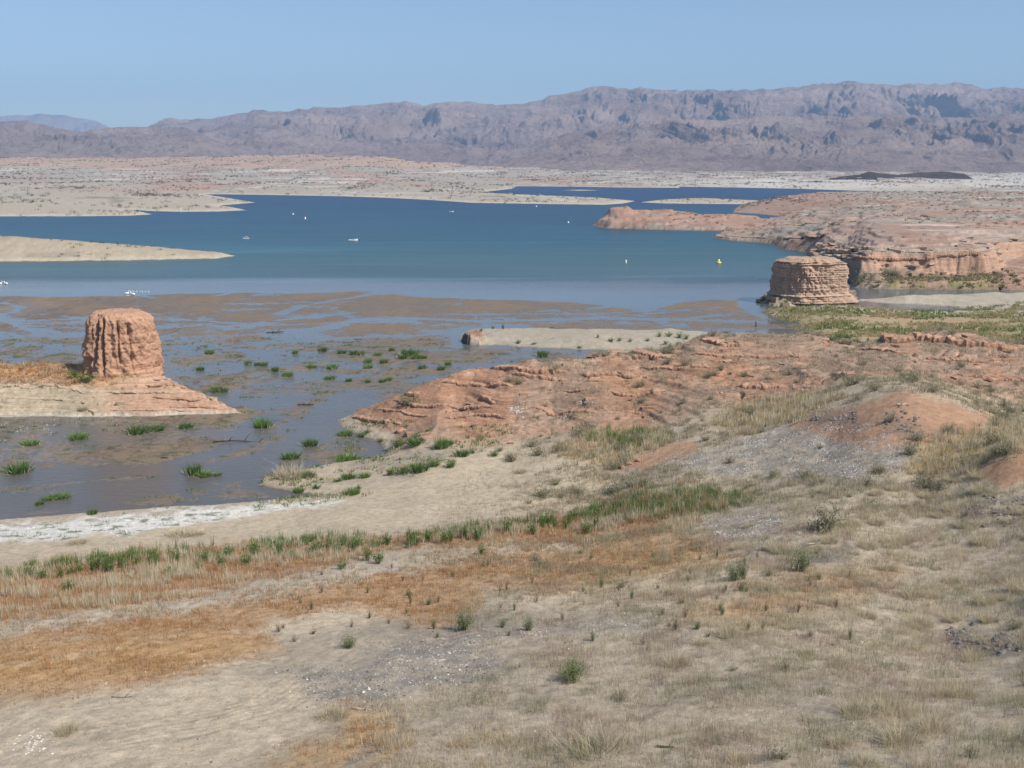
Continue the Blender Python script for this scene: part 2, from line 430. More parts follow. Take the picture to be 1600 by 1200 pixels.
# --- red rock ridge: ledges, cracks and blocks
crest_m = sstep(145, 160, Y)*(1-sstep(205, 216, Y))*sstep(0.8, 3.5, ZR)*(reg == 0)*sstep(-0.22, -0.12, X/Y)
und = fbm(X*0.05, Y*0.05, 31, 4)
ZR += crest_m*(und*(0.9-0.55*sstep(172, 184, Y)))
rill = ridged(X*0.20+fbm(X*0.1, Y*0.1, 90, 3), Y*0.05, 37, 4)
ZR -= crest_m*sstep(0.4, 0.95, rill)*0.30*sstep(-0.2, 0.3, fbm(X*0.03, Y*0.05, 39, 3))
tz, tt = terrace(ZR, 1.45, 0.06, 33, X, Y, 0.018, 0.7)
ledge_w = crest_m*sstep(-0.45, 0.0, fbm(X*0.05, Y*0.06, 35, 4)+0.12)
tz2, tt2 = terrace(ZR, 0.5, 0.12, 36, X, Y, 0.04, 0.3)
ZR = ZR+(tz-ZR)*ledge_w*0.40+(tz2-ZR)*crest_m*0.35
ZR += crest_m*fbm(X*0.5, Y*0.5, 38, 5, 2.1, 0.6)*0.20
def bump_at(px, py, z, h, rx, ry, p=2.0):
    global ZR
    x, y = unproj(px, py, z)
    r = np.sqrt(((X-x)/rx)**2+((Y-y)/ry)**2)
    ZR = ZR+(h*np.exp(-np.clip(r, 0, 6)**p)*(1+0.25*fbm(X*0.8, Y*0.8, int(px), 3))).astype(np.float32)
bump_at(828, 569, 10.6, 1.4, 1.6, 2.0); bump_at(872, 570, 10.8, 1.2, 2.6, 1.6); bump_at(900, 572, 10.8, 0.9, 2.0, 1.4)
bump_at(685, 590, 8.4, 0.9, 3.2, 2.0); 
bump_at(1588, 712, 15.4, 0.8, 2.6, 2.2, 2); bump_at(1540, 735, 13.5, 0.5, 3.5, 1.6, 3)
bump_at(1270, 318, 12, 1.5, 20, 30)
# --- hummocks of the near slope, benches of the far shore
nearw = (reg == 0)*(1-sstep(135, 160, Y))
ZR += nearw*(fbm(X*0.09, Y*0.09, 41, 4)*0.28+fbm(X*0.8, Y*0.8, 42, 4)*0.09*sstep(2.5, 7, ZR))
midw = (reg == 2)*1.0
ZR += midw*(fbm(X*0.035, Y*0.02, 44, 4)*1.6+fbm(X*0.15, Y*0.1, 45, 4)*0.8)
tz, _ = terrace(ZR, 2.6, 0.16, 46, X, Y, 0.02, 1.5); ZR = ZR+(tz-ZR)*midw*0.6
farw = (reg == 4)*sstep(900, 1400, Y)
fz = fbm(X*0.006, Y*0.0022, 51, 5)
ZR += farw*fz*np.clip(2.5+(Y-1400)*0.0045, 2.5, 11)
tz, _ = terrace(ZR, 5.0, 0.2, 52, X, Y, 0.004, 3.0); ZR = ZR+(tz-ZR)*farw*0.75
ZR += ((reg == 3)|((reg == 4)&(Y < 1400)))*(fbm(X*0.03, Y*0.012, 53, 4)*0.9)
# --- left ledge: bank of thin beds
ZR += (reg == 7)*(fbm(X*0.3, Y*0.3, 54, 5)*0.35)
tz, tl = terrace(ZR, 0.9, 0.12, 55, X, Y, 0.08, 0.5); ZR = ZR+(tz-ZR)*(reg == 7)*0.7
ZR = ZR.astype(np.float32)
slope = np.where((reg == 0) & (Y > 218), 0.16+0.1*fbm(X*0.08, Y*0.08, 59, 3), slope)
sdm = np.where((reg == 0) & (Y > 218) & (sdm > -30), sdm+fbm(X*0.13, Y*0.13, 56, 4)*1.8, sdm).astype(np.float32)
slope = np.where((reg == 2) & (Y > 860), 0.22, slope)
shore = np.maximum(0.04, slope*sdm)
led = np.zeros_like(shore)
ls = np.clip(sdm*0.75, 0, None)
q, _ = terrace(ls, 0.8, 0.15, 57, X, Y, 0.08, 0.45)
shore = np.where(reg == 7, np.maximum(0.05, q), shore)
Z = np.minimum(np.maximum(ZR, 0.06+0.04*fbm(X*0.3, Y*0.3, 58, 3)), shore)
Z = np.where(sdm > 0, Z, np.maximum(-2.5, 0.35*sdm)).astype(np.float32)
# --- mesa cliffs
MESA = W([(1262, 410), (1272, 418), (1288, 427), (1312, 437), (1345, 443), (1390, 442), (1450, 443.5), (1500, 443), (1540, 444), (1552, 441), (1556, 434), (1552, 422), (1620, 418), (1900, 414), (2600, 405), (2600, 345), (1430, 345), (1390, 365), (1330, 378), (1290, 390), (1266, 402)])
fl = ridged(X*0.22+fbm(X*0.08, Y*0.08, 66, 3)*1.5, Y*0.12, 61, 3)
sdM = polydist(MESA, X+fbm(X*0.15, Y*0.05, 62, 3)*1.5, Y+fbm(X*0.16, Y*0.05, 63, 5)*2.4-sstep(0.6, 0.95, fl)*0.7*sstep(-0.1, 0.3, fbm(X*0.05, Y*0.01, 67, 3)), 60)
zm = 11.0+np.clip(sdM*0.16, 0, 4.4)+fbm(X*0.06, Y*0.04, 64, 4)*0.6
zm = zm-6.0*(1-sstep(0.300, 0.352, X/Y+0.006*fbm(X*0.1, Y*0.1, 69, 3)))
zmt, _ = terrace(zm, 1.3, 0.08, 65, X, Y, 0.05, 0.5); zm = zm+(zmt-zm)*0.8
wid_ = 1.0+2.0*sstep(-0.1, 0.3, fbm(X*0.03, Y*0.03, 68, 3))
mw = np.clip((sdM+1.4*wid_)/(2.6*wid_), 0, 1)
mw = np.where(mw < 0.72, mw**1.0, mw); 
back = sstep(470, 640, Y)
Z = np.where(sdM > -1.4*wid_, np.maximum(Z, Z+(zm-Z)*mw*(1-back)), Z).astype(np.float32)
# --- mud flats: low bars and braided channels either side of the lake level
MUD = W([(-300, 463), (0, 462), (120, 463), (200, 461), (300, 458), (380, 456), (470, 458), (560, 454), (600, 455), (640, 462), (700, 465), (800, 468), (900, 472), (960, 478), (1010, 486),
  (1060, 470), (1110, 467), (1160, 470), (1165, 480), (1200, 495), (1250, 508), (1290, 524), (1090, 522), (720, 514), (720, 540), (905, 550), (960, 558), (740, 604), (600, 640), (525, 657),
  (600, 700), (560, 722), (400, 757), (520, 778), (330, 792), (0, 817), (-400, 832)])
P0x, P0y = proj(X, Y, np.zeros_like(X))
sdMud = polydist(MUD, wx, wy, 60)
L_ = np.clip(Y*0.05, 6, 20)
wrx = fbm(X*0.05, Y*0.05, 70, 3)*6; wry = fbm(X*0.05, Y*0.05, 71, 3)*6
mn = fbm((X+wrx)*0.06, (Y+wry)*0.085, 72, 5, 2.1, 0.55)
mfine = fbm((X+wrx)*0.35+Y*0.1, (Y+wry)*0.55, 73, 4, 2.1, 0.6)
lev = np.interp(P0y, [455, 468, 492, 505, 525, 600, 650, 720, 815], [0.16, 0.34, 0.28, 0.10, 0.04, 0.02, 0.0, -0.06, -0.06])
bars = [  # broad brown bars of the upper flat, then thin islands in the stream
 ([(0, 463), (100, 464), (200, 464), (330, 466), (350, 478), (300, 486), (180, 486), (120, 496), (60, 485), (30, 470)], 0.5),
 ([(230, 455.5), (340, 459), (400, 457), (330, 472), (260, 470)], 0.35), ([(400, 470), (470, 458), (555, 458), (540, 470), (470, 476)], 0.5),
 ([(565, 463), (620, 461), (700, 466), (800, 469), (900, 472), (945, 477), (900, 482), (760, 488), (640, 493), (570, 494), (540, 482)], 0.6),
 ([(545, 505), (640, 512), (650, 520), (560, 522)], 0.3), ([(600, 530), (720, 533), (700, 560), (600, 575), (540, 560), (520, 545)], 0.22),
 ([(540, 580), (640, 575), (690, 580), (620, 600), (560, 605)], 0.3), ([(1000, 486), (1080, 476), (1170, 472), (1160, 484), (1100, 492), (1020, 496)], 0.3), ([(1060, 498), (1180, 494), (1200, 506), (1090, 512)], 0.25),
 ([(0, 690), (80, 690), (120, 700), (40, 712), (0, 716)], 0.15), ([(180, 700), (260, 692), (330, 702), (300, 716), (200, 726), (150, 720)], 0.22), ([(150, 652), (390, 650), (330, 680), (220, 690), (170, 680)], 0.26),
 ([(200, 720), (330, 690), (400, 673), (430, 660), (400, 680), (340, 700), (250, 722)], 0.35), ([(300, 702), (390, 694), (426, 688), (400, 697), (330, 706)], 0.28),
 ([(185, 741), (212, 736), (232, 740), (215, 744)], 0.4), ([(20, 775), (80, 770), (150, 775), (140, 790), (60, 795)], 0.26), ([(290, 738), (340, 742), (335, 750), (300, 746)], 0.4),
 ([(360, 775), (405, 770), (395, 781)], 0.4), ([(210, 772), (330, 762), (330, 772), (230, 782)], 0.2), ([(440, 712), (475, 710), (470, 719), (442, 720)], 0.3)]
for P, h in bars:
    d = polydist(W(P), X+mn*5*0.5, Y+mn*6*0.5, 12)
    lev = lev+h*sstep(-3.5, 2.0, d)
for P, wd in [([(0, 473), (25, 476), (36, 480), (25, 487), (0, 492), (18, 500), (40, 512), (68, 518), (60, 525)], 2.2), ([(140, 488), (230, 478), (300, 475), (420, 474), (560, 471)], 1.5),
     ([(600, 455), (570, 462), (520, 470), (470, 478), (440, 490)], 2.6), ([(310, 468), (360, 458), (420, 455), (520, 456)], 2.0), ([(220, 462), (260, 468), (288, 470)], 2.4),
     ([(440, 500), (560, 488), (640, 489), (740, 490), (900, 491), (1060, 484), (1130, 481)], 1.5), ([(690, 476), (720, 473), (712, 477)], 1.5), ([(925, 482), (960, 478), (1010, 487)], 2.0),
     ([(470, 520), (560, 500), (640, 497), (760, 502), (950, 497), (1190, 502)], 3.0), ([(1010, 490), (1080, 485), (1120, 492), (1060, 500), (1210, 505)], 1.8), ([(560, 478), (680, 480), (800, 478), (930, 486)], 0.9), ([(60, 500), (180, 496), (300, 500), (420, 508), (520, 505)], 1.3), ([(0, 530), (120, 520), (260, 528), (420, 522)], 1.3),
     ([(430, 560), (520, 548), (620, 545), (700, 548)], 1.2), ([(400, 600), (470, 590), (560, 586), (640, 566)], 1.2), ([(260, 560), (330, 545), (430, 535), (540, 528), (700, 522)], 1.4), ([(300, 590), (380, 575), (480, 570)], 1.0),
     ([(620, 640), (540, 620), (520, 640), (480, 690), (380, 730), (200, 770), (0, 790)], 4.0), ([(420, 650), (380, 690), (250, 735), (0, 750)], 3.0)]:
    d = linedist(W(P), X+mfine*2.0, Y+mfine*2.5, 14)
    lev = lev-0.75*(1-sstep(wd*0.35, wd*1.25, d))
mz = (mn*0.75+mfine*0.42+lev)*0.30
mz = np.where(mz > 0, np.minimum(mz, 0.05+mz*0.35), mz)
mudw = sstep(-2, 3, sdMud)
Zmud = mz*mudw-(1-mudw)*0.8
Z = np.where(sdm > 0, Z, np.maximum(Z*0.4-0.02, Zmud)).astype(np.float32)
Z = np.where((sdm <= 0) & (sdMud < -2), np.minimum(Z, -0.15), Z)
# overhanging lips on the ledges: bed tops pushed out towards the valley
lip = ledge_w*sstep(0.45, 0.62, tt)*(1-sstep(0.85, 1.0, tt))
Yd = (Y-lip*0.45*sstep(-0.1, 0.4, fbm(X*0.12, Y*0.05, 81, 3))).astype(np.float32)
Yd = np.where((sdM > -1.4) & (sdM < 3), Yd-0.0, Yd)
def knob(px, py, d, h, rx, ry):
    global Z
    u = ((px-800)/F)/(CT+(600-py)/F*ST)
    r = np.sqrt(((X-u*d)/rx)**2+((Y-d)/ry)**2)+0.22*fbm(X*0.5*4/rx, Y*0.5*4/ry, int(px), 4)
    Z = np.where(sdm > 0, Z+h*(1-sstep(0.55, 1.25, r))*(1+0.3*fbm(X*2/rx, Y*2/ry, int(px)+1, 4)), Z).astype(np.float32)
knob(737, 528, 262, 2.2, 3.4, 4.5); knob(968, 332, 800, 4.6, 11, 14); knob(1250, 318, 930, 2.2, 16, 18); knob(1510, 322, 800, 3.0, 9, 10)
PX, PY = proj(X, Y, Z)
def pick(px, py):
    """ground point seen at a photo pixel: (x, y, z)"""
    a = (px-800)/F; b = (600-py)/F
    u = a/(CT+b*ST)
    j = int(np.clip(np.searchsorted(us, u), 1, NC-1))
    f = (u-us[j-1])/(us[j]-us[j-1])
    col = PY[:, j-1]*(1-f)+PY[:, j]*f
    i = int(np.argmax(col <= py)); i = max(i, 1)
    g = np.clip((col[i-1]-py)/(col[i-1]-col[i]+1e-9), 0, 1)
    y = ys[i-1]+g*(ys[i]-ys[i-1])
    return u*y, y, height(u*y, y)
def height(x, y):
    u = x/y; j = int(np.clip(np.searchsorted(us, u), 1, NC-1)); i = int(np.clip(np.searchsorted(ys, y), 1, NR-1))
    f = (u-us[j-1])/(us[j]-us[j-1]); g = (y-ys[i-1])/(ys[i]-ys[i-1])
    return float((Z[i-1, j-1]*(1-f)+Z[i-1, j]*f)*(1-g)+(Z[i, j-1]*(1-f)+Z[i, j]*f)*g)
# ------------------------------------------------------------------ ground colours (what the soil itself is), by place
nz1 = fbm(X*0.25, Y*0.25, 101, 5, 2.1, 0.6); nz2 = fbm(X*0.05, Y*0.05, 102, 4); nz3 = fbm(X*1.1, Y*1.1, 103, 4, 2.1, 0.6)
NEAR = Y < 158
wpx = PX+nz1*16+nz2*14; wpy = PY+nz1*7+fbm(X*0.25+40, Y*0.25, 104, 4)*9
MASKS = {}
def zone(name, polys, soft=12.0, cond=None):
    m = np.zeros(X.shape, np.float32)
    for P in polys:
        m = np.maximum(m, sstep(-soft, soft, polydist(P, wpx, wpy, soft*1.5)))
    if cond is not None: m = m*cond
    MASKS[name] = m; return m
def blend(col, c, m):
    return col+(np.asarray(c, np.float32)-col)*m[..., None]
zone('sand', [[(-60, 850), (0, 846), (150, 832), (330, 808), (420, 795), (545, 778), (575, 762), (640, 745), (700, 722), (760, 702), (800, 690), (850, 700), (920, 722), (975, 750), (985, 768), (950, 782), (850, 795), (720, 815), (600, 832), (440, 850), (200, 872), (0, 885), (-60, 890)]], 8, NEAR)
zone('salt', [[(-20, 824), (60, 818), (180, 806), (330, 792), (420, 786), (520, 780), (540, 786), (440, 798), (330, 815), (200, 834), (70, 845), (-20, 846)], [(-20, 662), (120, 655), (215, 655), (150, 668), (60, 682), (-20, 690)]], 6, Y < 190)
zone('rust1', [[(-60, 905), (100, 880), (300, 862), (420, 856), (600, 846), (800, 820), (960, 806), (1085, 803), (1080, 822), (900, 842), (700, 850), (600, 856), (500, 885), (400, 905), (200, 950), (0, 968), (-60, 970)]], 14, NEAR)
zone('strip', [[(-60, 985), (100, 965), (300, 935), (420, 915), (560, 882), (700, 862), (900, 845), (1000, 832), (1010, 838), (850, 862), (640, 890), (560, 905), (420, 940), (200, 965), (0, 1000), (-60, 1005)]], 9, NEAR)
zone('rust2', [[(-60, 1000), (200, 962), (400, 930), (560, 898), (700, 868), (850, 845), (1000, 836), (1110, 838), (1150, 870), (1010, 905), (850, 922), (755, 915), (745, 955), (690, 975), (620, 965), (550, 948), (430, 968), (420, 990), (440, 1015), (330, 1040), (250, 1060), (100, 1085), (0, 1085), (-60, 1085)]], 20, NEAR)
zone('ochre', [[(-60, 1020), (200, 990), (340, 985), (400, 1010), (330, 1040), (200, 1060), (0, 1085), (-60, 1085)], [(900, 860), (1060, 850), (1120, 868), (1000, 895), (900, 905)], [(530, 1110), (615, 1112), (625, 1160), (560, 1200), (400, 1215), (470, 1170), (530, 1150)], [(1060, 960), (1250, 905), (1400, 890), (1330, 930), (1150, 975)]], 34, NEAR)
zone('lowsand', [[(-60, 1085), (120, 1085), (300, 1062), (470, 1065), (510, 1110), (460, 1160), (300, 1215), (-60, 1230)], [(400, 950), (560, 935), (640, 958), (560, 985), (420, 1000)], [(800, 925), (1000, 900), (1180, 880), (1220, 905), (1000, 945), (820, 950)], [(600, 800), (960, 795)]], 18, NEAR)
zone('redpatch', [[(1230, 655), (1330, 632), (1420, 608), (1500, 632), (1560, 655), (1480, 690), (1380, 700), (1300, 690), (1240, 668)], [(870, 698), (950, 652), (1015, 655), (1000, 672), (910, 710)], [(955, 735), (1040, 700), (1090, 688), (1098, 704), (1000, 735)], [(1515, 745), (1560, 715), (1600, 690), (1680, 690), (1680, 745), (1560, 760)]], 7, Y < 160)
zone('gravel', [[(1040, 720), (1180, 680), (1260, 655), (1400, 662), (1440, 720), (1350, 748), (1200, 748), (1100, 740)], [(1085, 818), (1190, 793), (1240, 830), (1200, 850), (1120, 845)], [(430, 1045), (540, 1045), (600, 1010), (680, 995), (760, 985), (790, 1060), (650, 1085), (560, 1105), (480, 1090)], [(680, 1000), (900, 975), (1030, 960), (1000, 985), (840, 1000)]], 14, NEAR)
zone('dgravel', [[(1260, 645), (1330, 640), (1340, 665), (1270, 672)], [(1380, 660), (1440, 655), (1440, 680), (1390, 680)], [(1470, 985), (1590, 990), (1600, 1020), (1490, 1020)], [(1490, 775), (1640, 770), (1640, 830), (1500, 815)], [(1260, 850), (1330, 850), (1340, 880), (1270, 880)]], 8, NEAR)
zone('path', [[(600, 1100), (625, 1110), (640, 1150), (600, 1170), (560, 1200), (520, 1215), (560, 1170), (620, 1140)]], 6, NEAR)
zone('marsh', [[(1170, 478), (1340, 480), (1540, 484), (1640, 470), (1640, 545), (1280, 530)]], 6, (Y > 215) & (Y < 330))
zone('green', [[(900, 812), (985, 778), (1040, 764), (1120, 764), (1185, 768), (1170, 785), (1080, 803), (1000, 810)]], 16, NEAR)
zone('tangrass', [[(860, 700), (940, 672), (1040, 680), (1040, 700), (960, 730), (900, 722)], [(1420, 740), (1440, 700), (1500, 672), (1640, 655), (1640, 690), (1540, 725), (1500, 745)], [(1100, 660), (1200, 625), (1310, 622), (1290, 640), (1150, 680)]], 10, Y < 165)

col = np.empty(X.shape+(3,), np.float32); col[:] = alb(188, 172, 149)
rough = np.full(X.shape, 0.95, np.float32); strata = np.zeros(X.shape, np.float32); bmp = np.full(X.shape, 0.22, np.float32)
# near slope
right = sstep(700, 1100, PX)
col = blend(col, alb(192, 176, 152), right*NEAR)
col = blend(col, alb(140, 130, 118), sstep(0.1, 0.5, nz2)*0.45*NEAR)
col = blend(col, alb(176, 162, 140), sstep(0.1, 0.5, fbm(X*0.3, Y*0.5, 106, 4))*0.55*NEAR)
for nm, c, f in [('lowsand', (208, 190, 163), 0.95), ('rust2', (190, 148, 104), 0.75), ('ochre', (200, 162, 114), 0.75), ('rust1', (178, 132, 90), 0.8), ('strip', (200, 186, 164), 0.9), ('sand', (197, 180, 153), 1.0),
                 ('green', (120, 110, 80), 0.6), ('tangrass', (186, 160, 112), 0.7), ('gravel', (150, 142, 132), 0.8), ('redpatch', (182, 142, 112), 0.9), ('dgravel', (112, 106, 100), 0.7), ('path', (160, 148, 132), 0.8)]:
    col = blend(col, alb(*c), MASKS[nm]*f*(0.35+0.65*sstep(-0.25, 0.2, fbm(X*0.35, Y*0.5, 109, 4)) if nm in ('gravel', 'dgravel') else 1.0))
sp = sstep(0.05, 0.45, fbm(X*0.9, Y*1.6, 107, 4, 2.2, 0.65))
col = blend(col, alb(238, 234, 226), MASKS['salt']*(0.70+0.30*sp))
col = blend(col, alb(96, 112, 62), MASKS['salt']*sstep(0.12, 0.4, fbm(X*0.4, Y*0.8, 108, 4))*0.8)
for P, wd, c, f in [([(30, 1038), (150, 1020), (240, 1002), (290, 988)], 4, (214, 192, 156), 0.8), ([(-20, 1012), (60, 1006), (160, 990)], 3, (206, 184, 150), 0.7), ([(320, 1041), (400, 1036), (440, 1030)], 3, (220, 204, 178), 0.8),
                    ([(0, 1036), (80, 1030)], 5, (206, 186, 156), 0.6), ([(860, 925), (1000, 905), (1080, 880), (1160, 858)], 5, (212, 194, 162), 0.8), ([(320, 975), (380, 990), (420, 985)], 3, (214, 192, 160), 0.7)]+[
                    ([(120+q*9, 1140+q*6), (290+q*5, 1118+q*5), (400+q*6, 1090+q*5), (455+q*9, 1052+q*4)], 1.6, (150, 132, 108), 0.6) for q in range(0, 7)]:
    d = linedist(P, PX+nz1*6, PY+nz1*3, 30)
    col = blend(col, alb(*c), (1-sstep(wd*0.2, wd*1.6, d))*f*0.7*NEAR*sstep(-0.4, 0.2, nz3))
# red ridge, its benches and the mesas
ridge_c = (reg == 0)*sstep(148, 160, Y-nz2*6+0)*(1-sstep(206, 216, Y))*sstep(0.6, 2.0, Z)*sstep(-0.24, -0.15, X/Y)
col = blend(col, alb(184, 143, 115), ridge_c)
col = blend(col, alb(168, 146, 126), ridge_c*sstep(0.0, 0.5, fbm(X*0.06, Y*0.03, 110, 4)+0.25*sstep(150, 158, Y)*(1-sstep(158, 176, Y))+0.35*sstep(0.12, 0.4, X/Y))*0.8)
col = blend(col, alb(200, 160, 132), ridge_c*sstep(0.15, 0.5, nz1)*0.5)
strata = np.maximum(strata, ridge_c*0.8); bmp = np.maximum(bmp, ridge_c*0.9)
spit = (reg == 0)*(sstep(214, 222, Y)*(MASKS['marsh'] < 0.5))
col = blend(col, alb(178, 166, 146), spit*1.0)
kx_ = sstep(4.5, 2.0, np.hypot(X-float(unproj(737, 528, 2.0)[0]), Y-262)+nz1*2)
col = blend(col, alb(150, 118, 100), kx_*spit); strata = np.maximum(strata, kx_*spit)
col = blend(col, alb(168, 154, 120), MASKS['marsh']*1.0)
col = blend(col, alb(178, 150, 118), MASKS['marsh']*sstep(0.0, 0.3, fbm(X*0.03, Y*0.06, 112, 4))*0.7)
col = blend(col, alb(184, 172, 152), (reg == 0)*sstep(300, 312, Y))
# butte islet and left ledge
col = blend(col, alb(186, 168, 142), (reg == 1)*1.0); 
lg = (reg == 7)*1.0
col = blend(col, alb(184, 168, 142), lg)
cone = lg*sstep(-84, -68, X+nz2*5)
col = blend(col, alb(192, 156, 130), cone)
col = blend(col, alb(206, 196, 178), lg*(1-sstep(0.25, 0.6, Z+nz1*0.2)))
col = blend(col, alb(190, 146, 106), lg*sstep(4.0, 4.8, Z+nz1*0.4)*(1-cone))
strata = np.maximum(strata, lg*0.7)
# mesa land
ml = (reg == 2)*1.0
col = blend(col, alb(164, 152, 138), ml)
col = blend(col, alb(176, 144, 124), ml*sstep(-0.1, 0.35, fbm(X*0.008, Y*0.011, 120, 4)+0.30*(1-sstep(560, 760, Y))-0.1))
col = blend(col, alb(204, 190, 172), ml*sstep(0.25, 0.5, fbm(X*0.012, Y*0.05, 121, 4)))
col = blend(col, alb(188, 154, 130), ((sdM > -3) & (sdM < 3))*(Z > 4.0)*0.9)
col = blend(col, alb(176, 156, 142), (sdM > 2.5)*(sdM < 30)*0.6*(reg == 2))
col = blend(col, alb(150, 138, 98), ml*(1-sstep(396, 404, Y))*(1-sstep(3.0, 4.5, Z))*sstep(-0.1, 0.3, fbm(X*0.1, Y*0.1, 122, 4)))
col = blend(col, alb(150, 130, 105), ml*(1-sstep(0.4, 1.0, Z)))
strata = np.maximum(strata, ml*0.75*(1-sstep(650, 1000, Y)*0.6)); bmp = np.maximum(bmp, ml*0.7)
hd = ml*(Y > 850)*(1-sstep(0.29, 0.34, X/Y))
col = blend(col, alb(172, 140, 122), hd*(0.5+0.5*sstep(-0.2, 0.3, nz2)))
isl = ml*(Y > 740)*(Y < 880)*(X/Y < 0.275)*(X/Y > 0.07)
col = blend(col, alb(176, 140, 120), isl*(0.6+0.4*sstep(-0.2, 0.3, nz2)))
col = blend(col, alb(150, 112, 92), ml*(Y > 380)*sstep(0.2, 0.45, fbm(X*0.02, Z*0.9, 123, 4))*0.5)
# left peninsula, far shore
pn = ((reg == 3)|(reg == 5)|(reg == 6))*1.0
col = blend(col, alb(182, 167, 144), pn)
col = blend(col, alb(160, 148, 130), pn*sstep(0.0, 0.4, fbm(X*0.02, Y*0.03, 134, 5)+0.3*sstep(4, 9, Z))*0.7)
fa = FARM*1.0
col = blend(col, alb(180, 168, 150), fa)
col = blend(col, alb(168, 156, 144), fa*sstep(1300, 2200, Y)*0.7)
pk = sstep(0.0, 0.35, fbm(X*0.0045, Y*0.0022, 130, 5))
col = blend(col, alb(176, 146, 126), fa*sstep(1200, 1800, Y)*pk*0.75)
col = blend(col, alb(186, 156, 132), fa*sstep(34, 46, Z)*0.75)
wl = sstep(0.22, 0.42, fbm(X*0.004, Z*0.35+Y*0.0008, 131, 4))
col = blend(col, alb(216, 208, 194), fa*sstep(1300, 1700, Y)*wl*0.8*(1-sstep(30, 50, Z)))
col = blend(col, alb(208, 200, 187), fa*sstep(0.1, 0.25, X/Y)*sstep(1800, 2000, Y)*(1-sstep(9, 13, Z+fbm(X*.004, Y*.004, 133, 3)*6))*0.9)
dk = sstep(0.25, 0.5, fbm(X*0.02, Y*0.008, 132, 5, 2.2, 0.65))
col = blend(col, alb(120, 116, 100), fa*dk*0.6)
col = blend(col, alb(204, 190, 165), (fa+pn)*(1-sstep(0.5, 1.6, Z+nz2*0.8))*0.8)
bmp = np.where(FARM, 0.3, bmp)
# mud
wet = (sdm <= 0)*1.0
dry = sstep(0.02, 0.10, Z)
mudc = np.asarray(alb(132, 120, 108), np.float32)*0.9
col = blend(col, mudc, wet)
col = blend(col, np.asarray(alb(150, 130, 108))*0.8, wet*sstep(0.03, 0.09, Z)*sstep(-0.2, 0.3, nz2))
col = blend(col, np.asarray(alb(112, 116, 84))*0.7, wet*sstep(0.0, 0.05, Z)*sstep(0.2, 0.5, fbm(X*0.3, Y*0.6, 140, 3))*(Y < 265))
rough = np.where(wet > 0, 0.17+0.5*sstep(0.01, 0.085, Z), rough)
bmp = np.where(wet > 0, 0.25, bmp)
# damp margin of the land
damp = (sdm > 0)*(1-sstep(0.06, 0.3, Z))*(Y < 900)
col = col*(1-0.25*damp[..., None])
tone = (1+0.16*nz1+0.12*nz3*(Y < 220))[..., None]
col = np.clip(col*tone, 0.004, 0.95).astype(np.float32)

# ------------------------------------------------------------------ cut into pieces
GROUND = mat_ground()
qz = np.maximum(np.maximum(Z[:-1, :-1], Z[1:, :-1]), np.maximum(Z[:-1, 1:], Z[1:, 1:]))
keep = qz > -0.45
qreg = reg[:-1, :-1]; qsd = sdm[:-1, :-1]; qY = Y[:-1, :-1]; qZ = Z[:-1, :-1]; qu = (X/Y)[:-1, :-1]
pid = np.zeros(keep.shape, np.int8)                                   # 0 near slope
pid[(qreg == 0) & (ridge_c[:-1, :-1] > 0.5)] = 1
pid[(qreg == 0) & (qY > 214)] = 2
pid[(qreg == 0) & (MASKS['marsh'][:-1, :-1] > 0.5)] = 3
pid[(qreg == 0) & (qY > 306)] = 4
pid[(qreg == 1)] = 5; pid[qreg == 2] = 6; pid[qreg == 3] = 7; pid[qreg == 4] = 8; pid[(qreg == 5) | (qreg == 6)] = 9; pid[qreg == 7] = 10
pid[qsd <= 0] = 11
NAMES = ['ground', 'rock_ridge', 'sand_spit', 'marsh_ground', 'sandbar', 'islet', 'mesa', 'peninsula', 'far_shore', 'lake_sandbar', 'rock_ledge', 'mud_flat']
quads = grid_faces(NR, NC).reshape(NR-1, NC-1, 4)
V = np.stack([X, Yd, Z], -1).reshape(-1, 3)
cf = col.reshape(-1, 3); rf = rough.ravel(); sf = strata.ravel(); bf = bmp.ravel()
PIECE = {}
for k, nm in enumerate(NAMES):
    q = quads[keep & (pid == k)]
    if not len(q): continue
    uq, inv = np.unique(q.ravel(), return_inverse=True)
    me = npmesh(nm, V[uq], inv.reshape(-1, 4), 4, {'col': cf[uq], 'rough': rf[uq], 'strata': sf[uq], 'bump': bf[uq]}, True, GROUND)
    PIECE[nm] = link(tag(bpy.data.objects.new(nm, me), kind='structure'))

# ------------------------------------------------------------------ the lake
wy_ = np.concatenate([np.linspace(95, 460, 420), np.geomspace(462, 7000, 330)]); wu = np.linspace(-0.85, 0.85, 420)
WY = np.repeat(wy_[:, None], len(wu), 1); WX = wy_[:, None]*wu[None]
wpx_, wpy_ = proj(WX, WY, 0*WX)
st = fbm(WX*0.006, WY*0.02, 201, 4)
row = wpy_+fbm(WX*0.01, WY*0.01, 202, 3)*6+st*5
stops = [(285, (14, 48, 96)), (312, (14, 60, 98)), (345, (20, 76, 102)), (385, (40, 96, 108)), (405, (66, 106, 108)), (432, (74, 104, 112)), (441, (104, 122, 132)), (460, (112, 120, 126)), (500, (122, 122, 120)), (600, (122, 120, 118)), (800, (122, 116, 110))]
wc = np.stack([np.interp(row, [s[0] for s in stops], [lin(s[1])[i] for s in stops]) for i in range(3)], -1)*0.55
pale = sstep(0.25, 0.6, fbm(WX*0.004+3, WY*0.03, 203, 4))*(wpy_ > 330)*(wpy_ < 445)
wc = wc*(1+0.5*pale[..., None]+0.25*st[..., None]+0.2*(fbm(WX*0.003, WY*0.05, 204, 3)*(wpy_ < 450))[..., None])
wr = np.interp(row, [300, 400, 436, 445, 470, 800], [0.35, 0.30, 0.27, 0.14, 0.07, 0.18])
